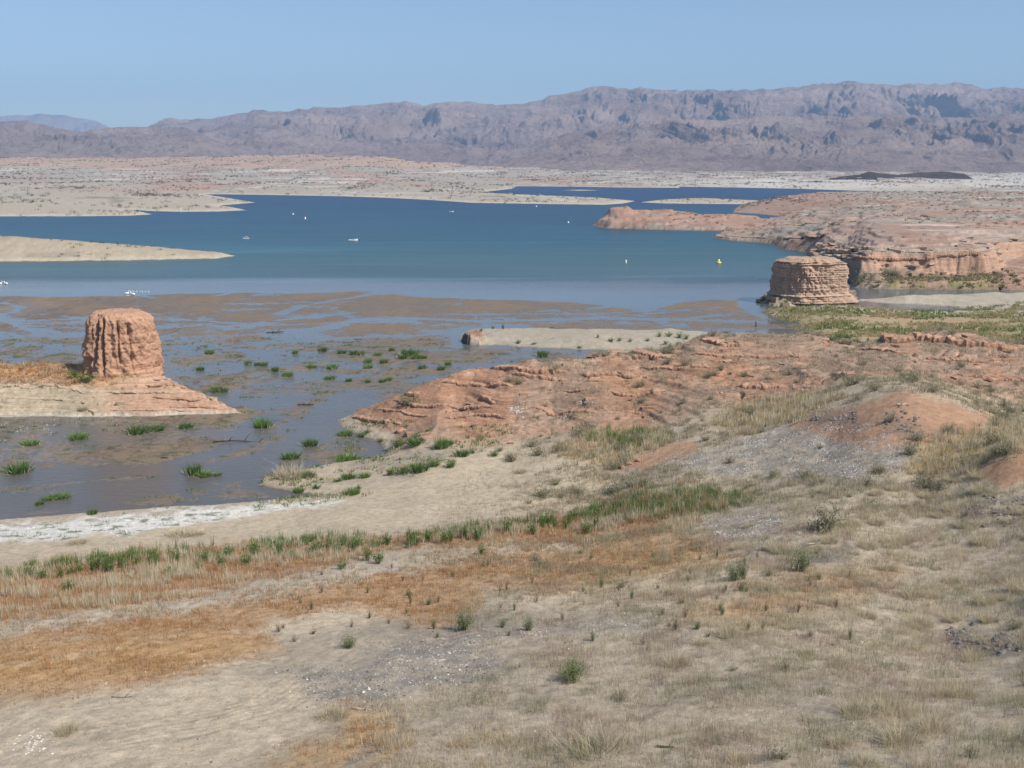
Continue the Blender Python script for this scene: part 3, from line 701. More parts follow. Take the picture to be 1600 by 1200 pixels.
wv = np.interp(row, [300, 400, 436, 445, 470, 560, 800], [0.7, 0.6, 0.5, 0.22, 0.07, 0.16, 0.32])
me = npmesh('lake_water', np.stack([WX, WY, 0*WX], -1).reshape(-1, 3), grid_faces(*WX.shape), 4, {'col': wc.reshape(-1, 3), 'rough': wr.ravel(), 'wave': wv.ravel()}, True, mat_water())
link(tag(bpy.data.objects.new('water', me), kind='structure'))
# ------------------------------------------------------------------ mountains
def mat_mountain(nm, c1, c2, c3):
    k = N(nm)
    a = k.noise(k.pos(0.0012, 0.0012, 0.004), 1.0, 8, 0.62)
    b = k.noise(k.pos(0.006, 0.006, 0.012), 1.0, 8, 0.7)
    c = k.mix(k.ramp(a, [(0.36, 0.0), (0.62, 1.0)]), c1, c2)
    c = k.mix(k.ramp(b, [(0.50, 0.0), (0.70, 0.8)]), c, c3)
    k.base(c); k.rough(1.0); k.b.inputs['Specular IOR Level'].default_value = 0.0
    k.bump(k.noise(k.pos(0.008, 0.008, 0.008), 1.0, 9, 0.75), 1.0, 110)
    return k.m
def mountain(nm, sil, D, foot, footz, mat, seed, carve=0.5, fq=0.0011, nr=230, nc=900, backd=0.35):
    sx = np.array([s[0] for s in sil], float); sy = np.array([s[1] for s in sil], float)-(4 if D > 6000 else 0)
    px = np.linspace(sx[0], sx[-1], nc)
    py = np.interp(px, sx, sy)
    # bearing and crest height of each column
    a = (px-800)/F; b = (600-py)/F
    u = a/(CT+b*ST)
    crest = HC+D*(-ST+b*CT)/(CT+b*ST)
    s = np.concatenate([np.linspace(0, 1, nr), 1+np.linspace(0, 1, 40)[1:]*backd])[:, None]
    y = foot+(D-foot)*s+0*u[None]
    x = y*u[None]
    rise = np.where(s <= 1, sstep(0, 1, s*0.5+0.0)*0+s**1.15, 1-(s-1)/backd*0.9)
    wx_ = x+fbm(x*fq*0.7, y*fq*0.7, seed+3, 3)*500; wy_ = y+fbm(x*fq*0.7, y*fq*0.7, seed+4, 3)*500
    r = ridged(wx_*fq, wy_*fq*0.55, seed, 7, 2.05, 0.55)
    r2 = ridged(wx_*fq*3.4, wy_*fq*1.5, seed+31, 6, 2.1, 0.62)
    amp = carve*np.clip(4*s*(1-s*0.93), 0, 1)*(s <= 1)+0.0
    H = np.maximum(crest[None]-footz, 1)
    z = footz+H*(rise*(1-amp*0.75)+amp*(r*0.50+r2*0.40)*np.clip(rise*1.25+0.10, 0, 1)*1.0)
    z = np.minimum(z, HC+(crest[None]-HC)*y/D+H*0.004)
    z = z+(fbm(x*0.004, y*0.004, seed+50, 5)*0.022+(ridged(x*0.0075, y*0.003, seed+60, 4)-0.5)*0.05*np.clip(1.4-s, 0.2, 1))*H*(s > 0.02)
    z = np.where(s <= 0.0, footz-6, z)
    z = np.where(s >= 1+backd*0.99, footz-10, z)
    V = np.stack([x, y, z], -1).reshape(-1, 3)
    o = bpy.data.objects.new(nm, npmesh(nm, V, grid_faces(len(s), nc), 4, None, True, mat))
    return link(tag(o, kind='structure'))
MA = mat_mountain('mountain_rock', lin((150, 126, 118)), lin((190, 166, 152)), lin((120, 102, 100)))
MB_ = mat_mountain('mountain_rock_hazed', lin((158, 140, 134)), lin((186, 166, 156)), lin((132, 118, 116)))  # left ranges: rock colours lightened in place of thicker haze
MC = mat_mountain('hill_rock_black', lin((92, 80, 74)), lin((112, 98, 88)), lin((76, 66, 62)))
jag = lambda P, amp, seed: [(x, y) for x, y in zip(np.linspace(P[0][0], P[-1][0], 400), np.interp(np.linspace(P[0][0], P[-1][0], 400), [p[0] for p in P], [p[1] for p in P])+fbm(np.linspace(P[0][0], P[-1][0], 400)*0.03, np.zeros(400), seed, 5, 2.1, 0.6)*amp)]
mountain('mountains', jag([(150, 232), (230, 200), (262, 187), (330, 187), (400, 174), (450, 176), (490, 169), (530, 170), (560, 166), (632, 160), (660, 166), (706, 158), (760, 164), (820, 164), (860, 151), (935, 136), (1000, 139), (1055, 141), (1110, 142), (1170, 142), (1240, 136), (1300, 130), (1337, 127), (1400, 134), (1440, 131), (1497, 130), (1540, 138), (1600, 139), (1750, 130), (2000, 140), (2200, 165)], 3.0, 5),
         9500, 6000, 10, MA, 401, 0.68, 0.0011, 260, 1200)
mountain('mountains', jag([(690, 276), (745, 262), (800, 240), (870, 214), (930, 204), (1000, 190), (1060, 186), (1120, 190), (1200, 182), (1290, 190), (1380, 180), (1480, 186), (1600, 180), (1750, 176), (2100, 190)], 5.0, 6),
         6800, 4700, 8, MA, 402, 0.72, 0.0016, 220, 1000)
mountain('mountains', jag([(-700, 215), (-200, 185), (0, 193), (42, 190), (80, 200), (125, 210), (150, 204), (200, 200), (236, 202), (285, 200), (320, 214), (352, 228), (400, 242), (440, 250)], 3.0, 8),
         6200, 4400, 40, MB_, 403, 0.75, 0.0022, 200, 800)
mountain('mountains', jag([(-300, 190), (-40, 188), (10, 184), (65, 180), (110, 184), (150, 192), (200, 215), (260, 240)], 2.0, 9),
         17000, 14500, 40, MB_, 404, 0.5, 0.0010, 60, 260)
mountain('hill', jag([(1270, 283), (1310, 276), (1345, 272), (1358, 267), (1372, 270), (1400, 273), (1440, 269), (1480, 268), (1508, 272), (1522, 281)], 0.8, 12),
         2750, 2420, 5, MC, 405, 0.25, 0.006, 50, 240, 0.15)
mountain('hill', jag([(1510, 283), (1560, 279), (1620, 274), (1700, 276), (1800, 284)], 0.8, 13), 3600, 3300, 4, MC, 406, 0.25, 0.006, 40, 160, 0.15)
# ------------------------------------------------------------------ the two standing buttes
def butte(nm, cx, cy, outline, z0, z1, prof, mat, seed, fl_amp, fl_n, fl_lo, fl_hi, clefts=(), cap=0.5, nt_=420, nl=150, hollow=0.0, bedamp=0.12, lump=1.0):
    # (outline in metres about the centre, heights, scale by height, fluting, joints, bed relief)
    P = np.array(outline, float); n = len(P)
    seg = np.sqrt(((np.roll(P, -1, 0)-P)**2).sum(1)); cum = np.concatenate([[0], np.cumsum(seg)]); L = cum[-1]
    s = np.linspace(0, L, 2000, endpoint=False)
    ex = np.interp(s, cum, np.append(P[:, 0], P[0, 0])); ey = np.interp(s, cum, np.append(P[:, 1], P[0, 1]))
    ker = np.hanning(2*max(3, int(2000*0.035))+1); ker /= ker.sum(); h = len(ker)//2
    rnd = lambda a: np.convolve(np.concatenate([a[-h:], a, a[:h]]), ker, 'valid')
    ex, ey = rnd(ex), rnd(ey)
    idx = np.linspace(0, 2000, nt_, endpoint=False).astype(int); ex, ey = ex[idx], ey[idx]
    ang = np.arange(nt_)/nt_*2*np.pi
    tl = np.linspace(0, 1, nl)
    T, A = np.meshgrid(tl, ang, indexing='ij')
    lx, rx = prof(T)                                    # scale of the left and right half at height t
    r0 = np.hypot(ex, ey)[None]; dx = (ex/np.hypot(ex, ey))[None]; dy = (ey/np.hypot(ex, ey))[None]
    side = sstep(-0.5, 0.5, dx)
    sc = lx*(1-side)+rx*side
    q = np.cos(A)*fl_n/6.28+fbm(np.cos(A)*2, T*2.0+np.sin(A)*2, seed+9, 3)*0.25; p = np.sin(A)*fl_n/6.28
    g = 1-np.abs(gnoise(q+fbm(p*2, T*3, seed+21, 3)*0.25, p+T*0.5, seed)); g2 = 1-np.abs(gnoise(q*2.3+7, p*2.3+T*1.3, seed+1))
    win = sstep(fl_lo-0.10, fl_lo+0.10, T+0.30*gnoise(q*1.2, p*1.2, seed+4))*(1-sstep(fl_hi-0.06, fl_hi+0.1, T+0.14*gnoise(q*1.7, p*1.7, seed+14)))
    d = -fl_amp*win*(sstep(0.72, 1.0, g)+0.45*sstep(0.75, 1.0, g2))
    for a0, wd, dep, lo, hi in clefts:
        da = (A-a0+np.pi) % (2*np.pi)-np.pi
        d = d-dep*np.exp(-(da/wd)**2)*sstep(lo-0.1, lo+0.1, T)*(1-sstep(hi-0.02, hi+0.06, T))
    zh = (z1-z0)*T; X0 = ex[None]+0.8*zh; Y0 = ey[None]-0.6*zh
    d = d+fbm(q*1.1, p*1.1+T*1.4, seed+2, 4)*0.5+(fbm(X0*0.28, Y0*0.28, seed+3, 3)*0.4+fbm((ex[None]-0.7*zh)*0.28, (ey[None]+0.8*zh)*0.28, seed+33, 3)*0.4)*lump+(fbm(X0*0.8, Y0*0.8, seed+13, 5, 2.1, 0.6)*0.28+fbm((ex[None]-0.7*zh)*0.8, (ey[None]+0.9*zh)*0.8, seed+43, 5, 2.1, 0.6)*0.28)*lump
    zz = z0+(z1-z0)*T
    bed = fbm(zz*1.7+0*A, 0.4*np.cos(A)+0*zz, seed+5, 4)
    ledge = np.interp(zz, np.linspace(z0, z1, 60), np.cumsum(np.where(np.random.default_rng(seed).random(60) > 0.72, np.random.default_rng(seed+1).normal(0, 0.5, 60), 0))*0.5)
    d = d+(ledge-ledge.mean())*bedamp*2.2*(0.5+sstep(-0.3, 0.3, gnoise(q*0.9, p*0.9+T*2, seed+12)))+bed*bedamp+np.where(T > 0.93, cap*sstep(-0.1, 0.2, gnoise(zz*2.2, A*1.5, seed+6))*0.8, 0)
    R = r0*sc+d
    x = cx+dx*R; y = cy+dy*R
    zt_ = zz+fbm(x*0.5, y*0.5, seed+7, 3)*0.25*sstep(0.8, 1, T)
    V = [np.stack([x, y, zt_], -1).reshape(-1, 3)]; Fq = [grid_faces(nl, nt_, True)]
    # uneven top, ring by ring to the middle
    base = (nl-1)*nt_; off = nl*nt_; nk = 26
    rx_, ry_, rz_ = x[-1], y[-1], zt_[-1]
    for k in range(1, nk+1):
        f = 1-k/nk*0.995
        tx = cx+(rx_-cx)*f; ty = cy+(ry_-cy)*f
        tz = rz_*0+z1+(rz_-z1)*f+sstep(1.0, 0.7, np.full(nt_, f))*hollow+fbm(tx*0.4, ty*0.4, seed+8, 4)*0.35*(1-f**6)
        V.append(np.stack([tx, ty, tz], -1))
        a = np.arange(nt_); b = (a+1) % nt_
        prev = base if k == 1 else off+(k-2)*nt_; cur = off+(k-1)*nt_
        Fq.append(np.stack([prev+a, prev+b, cur+b, cur+a], -1))
    return bpy.data.objects.new(nm, npmesh(nm, np.concatenate(V), np.concatenate(Fq), 4, None, True, mat))
ROCK1 = mat_rock('butte_clay', alb(178, 136, 110), alb(196, 156, 128), 0.5, bedbump=0.25)
ROCK2 = mat_rock('butte_sandstone', alb(166, 134, 114), alb(202, 174, 150), 0.8, zfreq=1.0, bedbump=0.5)
def at_plane(px, d):
    return px_u(px)*d
def px_u(px, py=520):
    a = (px-800)/F; b = (600-py)/F
    return a/(CT+b*ST)
def z_at(py, d):
    b = (600-py)/F
    return HC+d*(-ST+b*CT)/(CT+b*ST)
d1 = 198.0
m1 = d1/F*1.0
el = [(7.6*math.cos(a), 6.6*math.sin(a)) for a in np.linspace(0, 2*math.pi, 24, endpoint=False)]
pL = lambda T: np.interp(T, [0, .06, .16, .4, .6, .8, .9, 0.96, 1.0], [1.35, 1.14, 1.06, 1.0, 0.94, 0.86, 0.80, 0.74, 0.62])
pR = lambda T: np.interp(T, [0, .06, .16, .4, .6, .8, .9, 0.96, 1.0], [1.75, 1.20, 1.02, 1.00, 1.02, 0.93, 0.84, 0.74, 0.58])
x1 = px_u(191, 560)*d1
zb = min(height(x1+a, d1+b) for a in (-7, 0, 7) for b in (-6, 0, 6))
o = butte('rock_butte', x1, d1, el, zb-0.8, z_at(486, d1), lambda T: (pL(T), pR(T)), ROCK1, 900, 0.5, 10, 0.40, 0.92, [(math.radians(240), 0.07, 2.6, 0.45, 0.98), (math.radians(258), 0.05, 1.4, 0.4, 0.92), (math.radians(222), 0.14, 1.8, 0.1, 0.5), (math.radians(285), 0.04, 1.0, 0.5, 0.9), (math.radians(305), 0.04, 0.8, 0.45, 0.88)], 0.0, bedamp=0.16)
link(tag(o, 'fluted red clay butte on the rusty-grassed ledge beside the shallow stream', 'butte'))
d2 = 336.0; x2 = px_u(1267, 440)*d2
out2 = [(-12.3, 3.5), (-9.0, -2.5), (-3.8, -6.8), (3, -5.6), (12.2, -3.2), (12.6, 3), (11.5, 9), (0, 11), (-9, 10)]
p2L = lambda T: np.interp(T, [0, .1, .3, .6, .82, .9, 1.0], [1.16, 1.04, 1.0, 0.98, 0.97, 0.93, 0.82])
p2R = lambda T: np.interp(T, [0, .1, .22, .5, .82, .9, 1.0], [1.30, 1.14, 1.02, 0.97, 0.98, 0.94, 0.80])
o = butte('rock_butte', x2, d2+2, out2, 1.0, z_at(408, d2), lambda T: (p2L(T), p2R(T)), ROCK2, 950, 0.42, 26, 0.28, 0.80, [], 1.1, 520, 140, 0.9, bedamp=0.48, lump=1.5)
link(tag(o, 'square banded sandstone butte with flat crumbling top, standing on the shrubby islet', 'butte'))

# ------------------------------------------------------------------ hard beds standing out of the slopes, as parts of their ridge or bank
BED = mat_rock('hard_red_bed', alb(164, 128, 106), alb(194, 154, 126), 0.9, bedbump=0.5)
BEDP = mat_rock('hard_pale_bed', alb(172, 150, 126), alb(202, 184, 158), 0.9, bedbump=0.5)
def bed(px_pts, t, out, depth, mat, parent, seed):
    W3 = px_pts if len(px_pts[0]) == 3 else [p for p in (pick(*q) for q in px_pts) if p[2] > 0.3]
    if len(W3) < 2: return
    W3 = np.array(W3); L = np.concatenate([[0], np.cumsum(np.hypot(np.diff(W3[:, 0]), np.diff(W3[:, 1])))])
    n = max(8, int(L[-1]/(0.22*max(1, out/0.7)))); s = np.linspace(0, L[-1], n)
    x = np.interp(s, L, W3[:, 0]); y = np.interp(s, L, W3[:, 1]); zl = np.interp(s, L, W3[:, 2])
    zg = np.array([height(a, b) for a, b in zip(x, y)])
    ker = np.ones(9)/9; zz = np.convolve(np.pad(np.minimum(zg, zl+0.4), 4, mode='edge'), ker, 'valid')
    kf = 1/max(1.0, out/0.7)
    step = np.round(fbm(s*0.55*kf, s*0+seed, seed, 2)*3.2)/3.2                      # broken in blocks along joints
    o = out*(0.55+0.75*step+0.35*fbm(s*2.4*kf, s*0+3, seed+1, 3)); e = np.minimum(1, np.minimum(s, L[-1]-s)/(L[-1]*0.10+0.3))
    gap = sstep(-0.68, -0.50, fbm(s*0.3*kf, s*0+9, seed+2, 2))
    o = np.maximum(o, 0.05)*e*(0.25+0.75*gap); tt_ = t*(0.65+0.5*np.abs(step)+0.3*fbm(s*1.6*kf, s*0+5, seed+3, 2))*(0.3+0.7*e)*(0.35+0.65*gap)
    dx = np.gradient(x, s); dy = np.gradient(y, s); nl_ = np.hypot(dx, dy)+1e-9; nx, ny = dy/nl_, -dx/nl_
    sg = np.where(ny > 0, -1, 1); nx, ny = nx*sg, ny*sg
    prof_ = [(-depth, lambda k: zz-0.9*t-0.3), (0.25, lambda k: zz-0.45*tt_), (0.95, lambda k: zz-0.25*tt_), (1.0, lambda k: zz+0.35*tt_), (0.88, lambda k: zz+0.85*tt_), (0.45, lambda k: zz+tt_), (-depth, lambda k: zz+tt_+0.05)]
    rows = []
    for f, zf in prof_:
        d = o*f if f > 0 else np.full(n, f)
        j = fbm(s*3*kf, s*0+f*7, seed+6, 2)*0.10*out
        rows.append(np.stack([x+nx*(d+j), y+ny*(d+j), zf(0)+j*0.5], -1))
    V = np.stack(rows, 1).reshape(-1, 3); m = len(prof_)
    Fq = grid_faces(n, m, True)
    ob = bpy.data.objects.new('ledge', npmesh('ledge', V, Fq, 4, None, False, mat))
    link(ob, parent); return ob
R = PIECE['rock_ridge']
for q, (P, t, o_) in enumerate([([(700, 578), (717, 577), (766, 576), (820, 582), (888, 582)], 0.75, 0.8), ([(586, 624), (614, 626), (655, 636), (719, 639), (773, 636)], 0.45, 0.7), ([(604, 621), (631, 617), (655, 617)], 0.6, 0.7),
        ([(532, 658), (550, 653), (591, 659), (628, 664)], 0.5, 0.7), ([(749, 622), (773, 632)], 0.6, 0.6), ([(800, 585), (824, 588), (864, 594), (888, 596)], 0.6, 0.6), ([(905, 586), (928, 587), (972, 587), (1000, 590)], 0.5, 0.6),
        ([(930, 560), (965, 553), (1010, 556), (1053, 562)], 0.6, 0.7), ([(830, 637), (884, 644), (930, 646)], 0.45, 0.5), ([(1151, 604), (1181, 607), (1229, 605)], 0.6, 0.7), ([(1094, 531), (1127, 541), (1154, 541), (1180, 538)], 0.7, 0.7),
        ([(1367, 529), (1397, 536), (1431, 531), (1495, 538), (1560, 545), (1620, 545)], 1.3, 1.2), ([(1340, 548), (1397, 551), (1440, 549)], 0.5, 0.6), ([(1505, 588), (1549, 594), (1620, 594)], 0.6, 0.8), ([(1300, 585), (1322, 587)], 0.6, 0.6),
        ([(1080, 555), (1114, 556), (1205, 560), (1260, 558)], 0.5, 0.6), ([(640, 600), (690, 598), (740, 602), (800, 606)], 0.5, 0.6), ([(690, 652), (740, 650), (790, 655)], 0.4, 0.5), ([(880, 612), (960, 616), (1040, 612)], 0.4, 0.5),
        ([(1000, 575), (1060, 578), (1120, 576)], 0.45, 0.55), ([(1450, 562), (1520, 566), (1600, 563)], 0.5, 0.6), ([(590, 640), (630, 645), (670, 650)], 0.35, 0.5)]):
    bed(P, t, o_, 1.6, BED, R, 700+q*11)
Mz = PIECE['mesa']
def lip_line(p0, p1, lev_):
    pts = []
    for px in np.arange(p0, p1, 5):
        j = int(np.searchsorted(us, px_u(px, 395))); c_ = np.nonzero((sdM[:, j] > lev_) & (ys > 380))[0]
        if len(c_): pts.append((X[c_[0], j], Y[c_[0], j], Z[c_[0], j]))
    P = np.array(pts, float)
    for k in range(3): P[1:-1] = (P[:-2]+P[1:-1]*2+P[2:])/4
    return [tuple(p) for p in P]
for q, (P, t, o_) in enumerate([(lip_line(1330, 1550, 0.9), 0.9, 1.3), (lip_line(1290, 1545, 4.5), 0.55, 1.0), (lip_line(1300, 1420, 9.0), 0.5, 1.0), ([(1268, 392), (1300, 390), (1340, 389)], 0.9, 1.6), 
        ([(1215, 352), (1260, 349), (1340, 345), (1450, 343)], 0.4, 1.4), ([(1225, 372), (1260, 369), (1300, 366)], 0.8, 2.2), ([(1120, 370), (1160, 371), (1200, 373)], 0.6, 2.0),]):
    bed(P, t, o_, 2.4, BEDP if q in (1, 2) else BED, Mz, 1100+q*11)
Lg = PIECE['rock_ledge']
for q, (P, t, o_) in enumerate([([(-40, 603), (60, 604), (110, 608), (132, 616)], 0.30, 0.5), ([(165, 612), (210, 613), (255, 613), (285, 614)], 0.28, 0.4), ([(225, 601), (268, 602), (292, 607)], 0.28, 0.4), ([(238, 622), (290, 623), (316, 625)], 0.25, 0.4), ([(262, 634), (310, 635), (340, 638)], 0.22, 0.4),
        ([(0, 622), (60, 624), (120, 626)], 0.2, 0.3), ([(235, 592), (250, 592), (262, 594)], 0.25, 0.4), ([(170, 640), (230, 641), (290, 642)], 0.2, 0.3)]):
    bed(P, t, o_, 1.0, BEDP if q in (0, 1, 5, 7) else BED, Lg, 1300+q*11)
# ------------------------------------------------------------------ plants and stones
PLANT = mat_plant('dry_and_green_plants')
area = np.zeros(X.shape, np.float32)
area[:-1, :-1] = (np.diff(X, axis=1)[:-1]*np.diff(Y, axis=0)[:, :-1])
inview = (np.abs(X/Y) < 0.74)
def scatter(dens, cap=None):
    e = (dens*area*inview).astype(np.float64)
    n = rng.poisson(e); i, j = np.nonzero(n)
    rep = n[i, j]; i = np.repeat(i, rep); j = np.repeat(j, rep)
    k = (i < NR-1) & (j < NC-1); i, j = i[k], j[k]
    f = rng.random(len(i)); g = rng.random(len(i))
    x = X[i, j]+(X[i, j+1]-X[i, j])*f; y = Y[i, j]+(Y[i+1, j]-Y[i, j])*g
    x = x+(X[i+1, j]-X[i, j])*g
    z = (Z[i, j]*(1-f)+Z[i, j+1]*f)*(1-g)+(Z[i+1, j]*(1-f)+Z[i+1, j+1]*f)*g
    p = np.stack([x, y, z], -1)
    if cap and len(p) > cap:
        s = rng.permutation(len(p))[:cap]; return p[s], i[s], j[s]
    return p, i, j
def pal(cols): return np.array([alb(*c) for c in cols], np.float32)
def blades(pos, nb, h, rad, lean, wid, cols, wts=None, hvar=0.4, dist=True):
    """thin tapering stalks: returns V, F, C"""
    n = len(pos)*nb
    if n == 0: return np.zeros((0, 3)), np.zeros((0, 3), int), np.zeros((0, 3))
    cols = pal(cols)
    b = np.repeat(pos, nb, 0).astype(np.float64)
    hs = np.repeat((h if np.ndim(h) else np.full(len(pos), h))*rng.uniform(1-hvar, 1+hvar, len(pos)), nb)*rng.uniform(0.55, 1.15, n)
    a = rng.uniform(0, 2*np.pi, n); rr = rad*np.sqrt(rng.random(n))
    b[:, 0] += np.cos(a)*rr; b[:, 1] += np.sin(a)*rr; b[:, 2] -= 0.03
    la = a+rng.normal(0, 0.8, n); ll = np.abs(rng.normal(0, lean, n))*hs
    tip = b+np.stack([np.cos(la)*ll, np.sin(la)*ll, hs], -1)
    wa_ = rng.uniform(0, np.pi, n); w_ = wid*(np.maximum(1, b[:, 1]/70) if dist else 1)*rng.uniform(0.6, 1.4, n)
    o = np.stack([np.cos(wa_)*w_, np.sin(wa_)*w_, 0*w_], -1)*0.5
    V = np.stack([b-o, b+o, tip], 1).reshape(-1, 3)
    pc = rng.choice(len(cols), len(pos), p=wts)
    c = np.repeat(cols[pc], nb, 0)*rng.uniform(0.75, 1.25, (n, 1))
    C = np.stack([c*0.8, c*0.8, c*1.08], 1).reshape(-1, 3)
    return V, np.arange(n*3).reshape(-1, 3), C
def merge(parts):
    V, Fc, C, o = [], [], [], 0
    for v, f, c in parts:
        V.append(v); Fc.append(f+o); C.append(c); o += len(v)
    return np.concatenate(V), np.concatenate(Fc), np.concatenate(C)
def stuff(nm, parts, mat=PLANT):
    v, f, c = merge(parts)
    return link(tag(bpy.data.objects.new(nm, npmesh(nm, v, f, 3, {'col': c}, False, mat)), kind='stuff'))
MK = MASKS
pat1 = sstep(-0.15, 0.35, fbm(X*0.22, Y*0.3, 301, 4)); pat2 = sstep(-0.1, 0.3, fbm(X*0.12, Y*0.2, 302, 4)); pat3 = sstep(0.0, 0.35, fbm(X*0.5, Y*0.5, 303, 3))
rust = [(198, 142, 100), (214, 162, 112), (224, 182, 128), (190, 146, 118), (222, 176, 120)]
straw = [(242, 224, 184), (232, 214, 176), (224, 208, 176), (246, 236, 208)]
green = [(108, 142, 64), (122, 152, 76), (132, 152, 90), (102, 132, 66), (148, 158, 100)]
grey = [(186, 178, 150), (202, 190, 160), (170, 166, 136), (208, 190, 158), (180, 160, 138)]
nearf = NEAR*1.0
P_ = []
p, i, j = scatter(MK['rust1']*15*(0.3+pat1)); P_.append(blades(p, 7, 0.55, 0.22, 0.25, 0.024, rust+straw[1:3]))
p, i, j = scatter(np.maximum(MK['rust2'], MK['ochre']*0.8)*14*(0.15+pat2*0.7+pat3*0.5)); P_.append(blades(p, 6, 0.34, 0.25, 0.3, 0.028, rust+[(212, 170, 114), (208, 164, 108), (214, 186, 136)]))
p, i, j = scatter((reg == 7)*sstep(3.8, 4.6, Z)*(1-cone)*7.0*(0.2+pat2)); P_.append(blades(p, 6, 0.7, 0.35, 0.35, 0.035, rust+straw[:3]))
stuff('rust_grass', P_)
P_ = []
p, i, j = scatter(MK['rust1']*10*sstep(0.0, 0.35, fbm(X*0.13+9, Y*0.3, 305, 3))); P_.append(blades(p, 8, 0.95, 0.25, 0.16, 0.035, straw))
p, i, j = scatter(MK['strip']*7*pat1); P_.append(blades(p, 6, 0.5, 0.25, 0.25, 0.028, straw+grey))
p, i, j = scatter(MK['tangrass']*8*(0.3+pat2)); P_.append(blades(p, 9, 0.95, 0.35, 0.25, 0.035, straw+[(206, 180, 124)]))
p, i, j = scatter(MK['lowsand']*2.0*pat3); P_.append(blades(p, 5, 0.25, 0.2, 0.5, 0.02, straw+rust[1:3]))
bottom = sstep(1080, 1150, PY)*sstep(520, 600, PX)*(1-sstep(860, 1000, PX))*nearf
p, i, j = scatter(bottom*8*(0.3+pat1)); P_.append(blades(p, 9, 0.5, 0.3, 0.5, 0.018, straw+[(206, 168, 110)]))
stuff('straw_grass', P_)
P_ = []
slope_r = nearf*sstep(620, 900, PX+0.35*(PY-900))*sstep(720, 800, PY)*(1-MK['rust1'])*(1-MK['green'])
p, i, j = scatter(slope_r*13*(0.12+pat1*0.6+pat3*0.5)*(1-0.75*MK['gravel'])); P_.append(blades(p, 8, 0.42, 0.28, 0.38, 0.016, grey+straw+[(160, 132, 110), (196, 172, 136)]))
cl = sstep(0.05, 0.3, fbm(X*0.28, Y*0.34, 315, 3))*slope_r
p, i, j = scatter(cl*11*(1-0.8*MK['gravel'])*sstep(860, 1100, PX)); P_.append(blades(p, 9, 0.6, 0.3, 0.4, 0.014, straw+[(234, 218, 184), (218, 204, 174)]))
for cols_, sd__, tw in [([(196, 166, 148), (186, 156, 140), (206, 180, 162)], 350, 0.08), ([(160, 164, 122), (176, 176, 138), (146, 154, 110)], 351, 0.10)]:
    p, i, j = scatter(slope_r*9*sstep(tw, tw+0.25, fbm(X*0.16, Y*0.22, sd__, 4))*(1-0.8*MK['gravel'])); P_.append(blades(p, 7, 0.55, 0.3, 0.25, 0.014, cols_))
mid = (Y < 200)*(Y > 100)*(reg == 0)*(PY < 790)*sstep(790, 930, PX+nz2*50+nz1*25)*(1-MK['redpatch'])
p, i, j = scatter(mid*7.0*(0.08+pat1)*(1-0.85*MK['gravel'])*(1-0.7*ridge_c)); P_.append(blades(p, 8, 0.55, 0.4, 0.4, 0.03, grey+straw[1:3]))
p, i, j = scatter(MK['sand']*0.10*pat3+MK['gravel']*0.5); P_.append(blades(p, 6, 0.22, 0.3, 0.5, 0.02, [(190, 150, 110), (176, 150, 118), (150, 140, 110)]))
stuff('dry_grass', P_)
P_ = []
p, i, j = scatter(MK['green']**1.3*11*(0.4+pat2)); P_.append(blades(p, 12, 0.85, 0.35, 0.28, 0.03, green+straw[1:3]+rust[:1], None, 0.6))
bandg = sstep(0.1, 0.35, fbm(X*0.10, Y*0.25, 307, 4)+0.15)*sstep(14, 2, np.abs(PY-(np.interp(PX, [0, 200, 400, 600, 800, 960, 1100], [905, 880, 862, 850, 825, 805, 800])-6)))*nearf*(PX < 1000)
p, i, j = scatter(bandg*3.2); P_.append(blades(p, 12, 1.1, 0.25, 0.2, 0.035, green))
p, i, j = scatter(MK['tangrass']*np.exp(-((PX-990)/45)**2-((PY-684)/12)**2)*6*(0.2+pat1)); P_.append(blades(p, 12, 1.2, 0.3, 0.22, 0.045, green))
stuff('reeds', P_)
P_ = []
p, i, j = scatter(MK['marsh']*2.4*sstep(-0.25, 0.2, fbm(X*0.05+3, Y*0.09, 318, 4))); P_.append(blades(p, 5, 0.6, 0.5, 0.4, 0.06, [(206, 192, 144), (216, 198, 150), (190, 182, 128), (172, 172, 116), (204, 174, 136)]))
gb = sstep(0.0, 0.3, fbm(X*0.05, Y*0.07, 309, 3))
p, i, j = scatter(MK['marsh']*0.7*gb); P_.append(blades(p, 6, 0.7, 0.5, 0.3, 0.07, green))
p, i, j = scatter((reg == 2)*(Y < 402)*(Z < 4.6)*0.40*(sdm > 0)); P_.append(blades(p, 7, 0.8, 0.9, 0.4, 0.10, [(176, 164, 120), (150, 148, 100), (186, 166, 126), (140, 146, 96)]))
stuff('marsh_grass', P_)
P_ = []
p, i, j = scatter(MK['salt']*2.4*sstep(0.0, 0.3, fbm(X*0.25, Y*0.5, 311, 3))); P_.append(blades(p, 6, 0.22, 0.4, 0.4, 0.05, green+[(120, 140, 80)]))
stmud = (sdm <= 0)*(Z > -0.04)*(Y < 270)
p, i, j = scatter(stmud*1.3*sstep(0.12, 0.4, fbm(X*0.16, Y*0.3, 312, 4))); P_.append(blades(p, 6, 0.28, 0.45, 0.4, 0.05, green+[(150, 140, 96)]))
shore2 = (reg == 0)*(sdm > 0)*(sdm < 7)*(Y > 120)*(Y < 182)*(PX > 395)*(PX < 800)
p, i, j = scatter(np.maximum(shore2, sstep(0.0, 1.0, (PX > 540)*(PX < 800)*(PY > 665)*(PY < 745)*(reg == 0)*(MK['sand'] < 0.5)))*2.6*pat2*(PY > 655)); P_.append(blades(p, 7, 0.5, 0.4, 0.3, 0.045, green[:4]+straw[:2]))
stuff('shore_grass', P_)
P_ = []
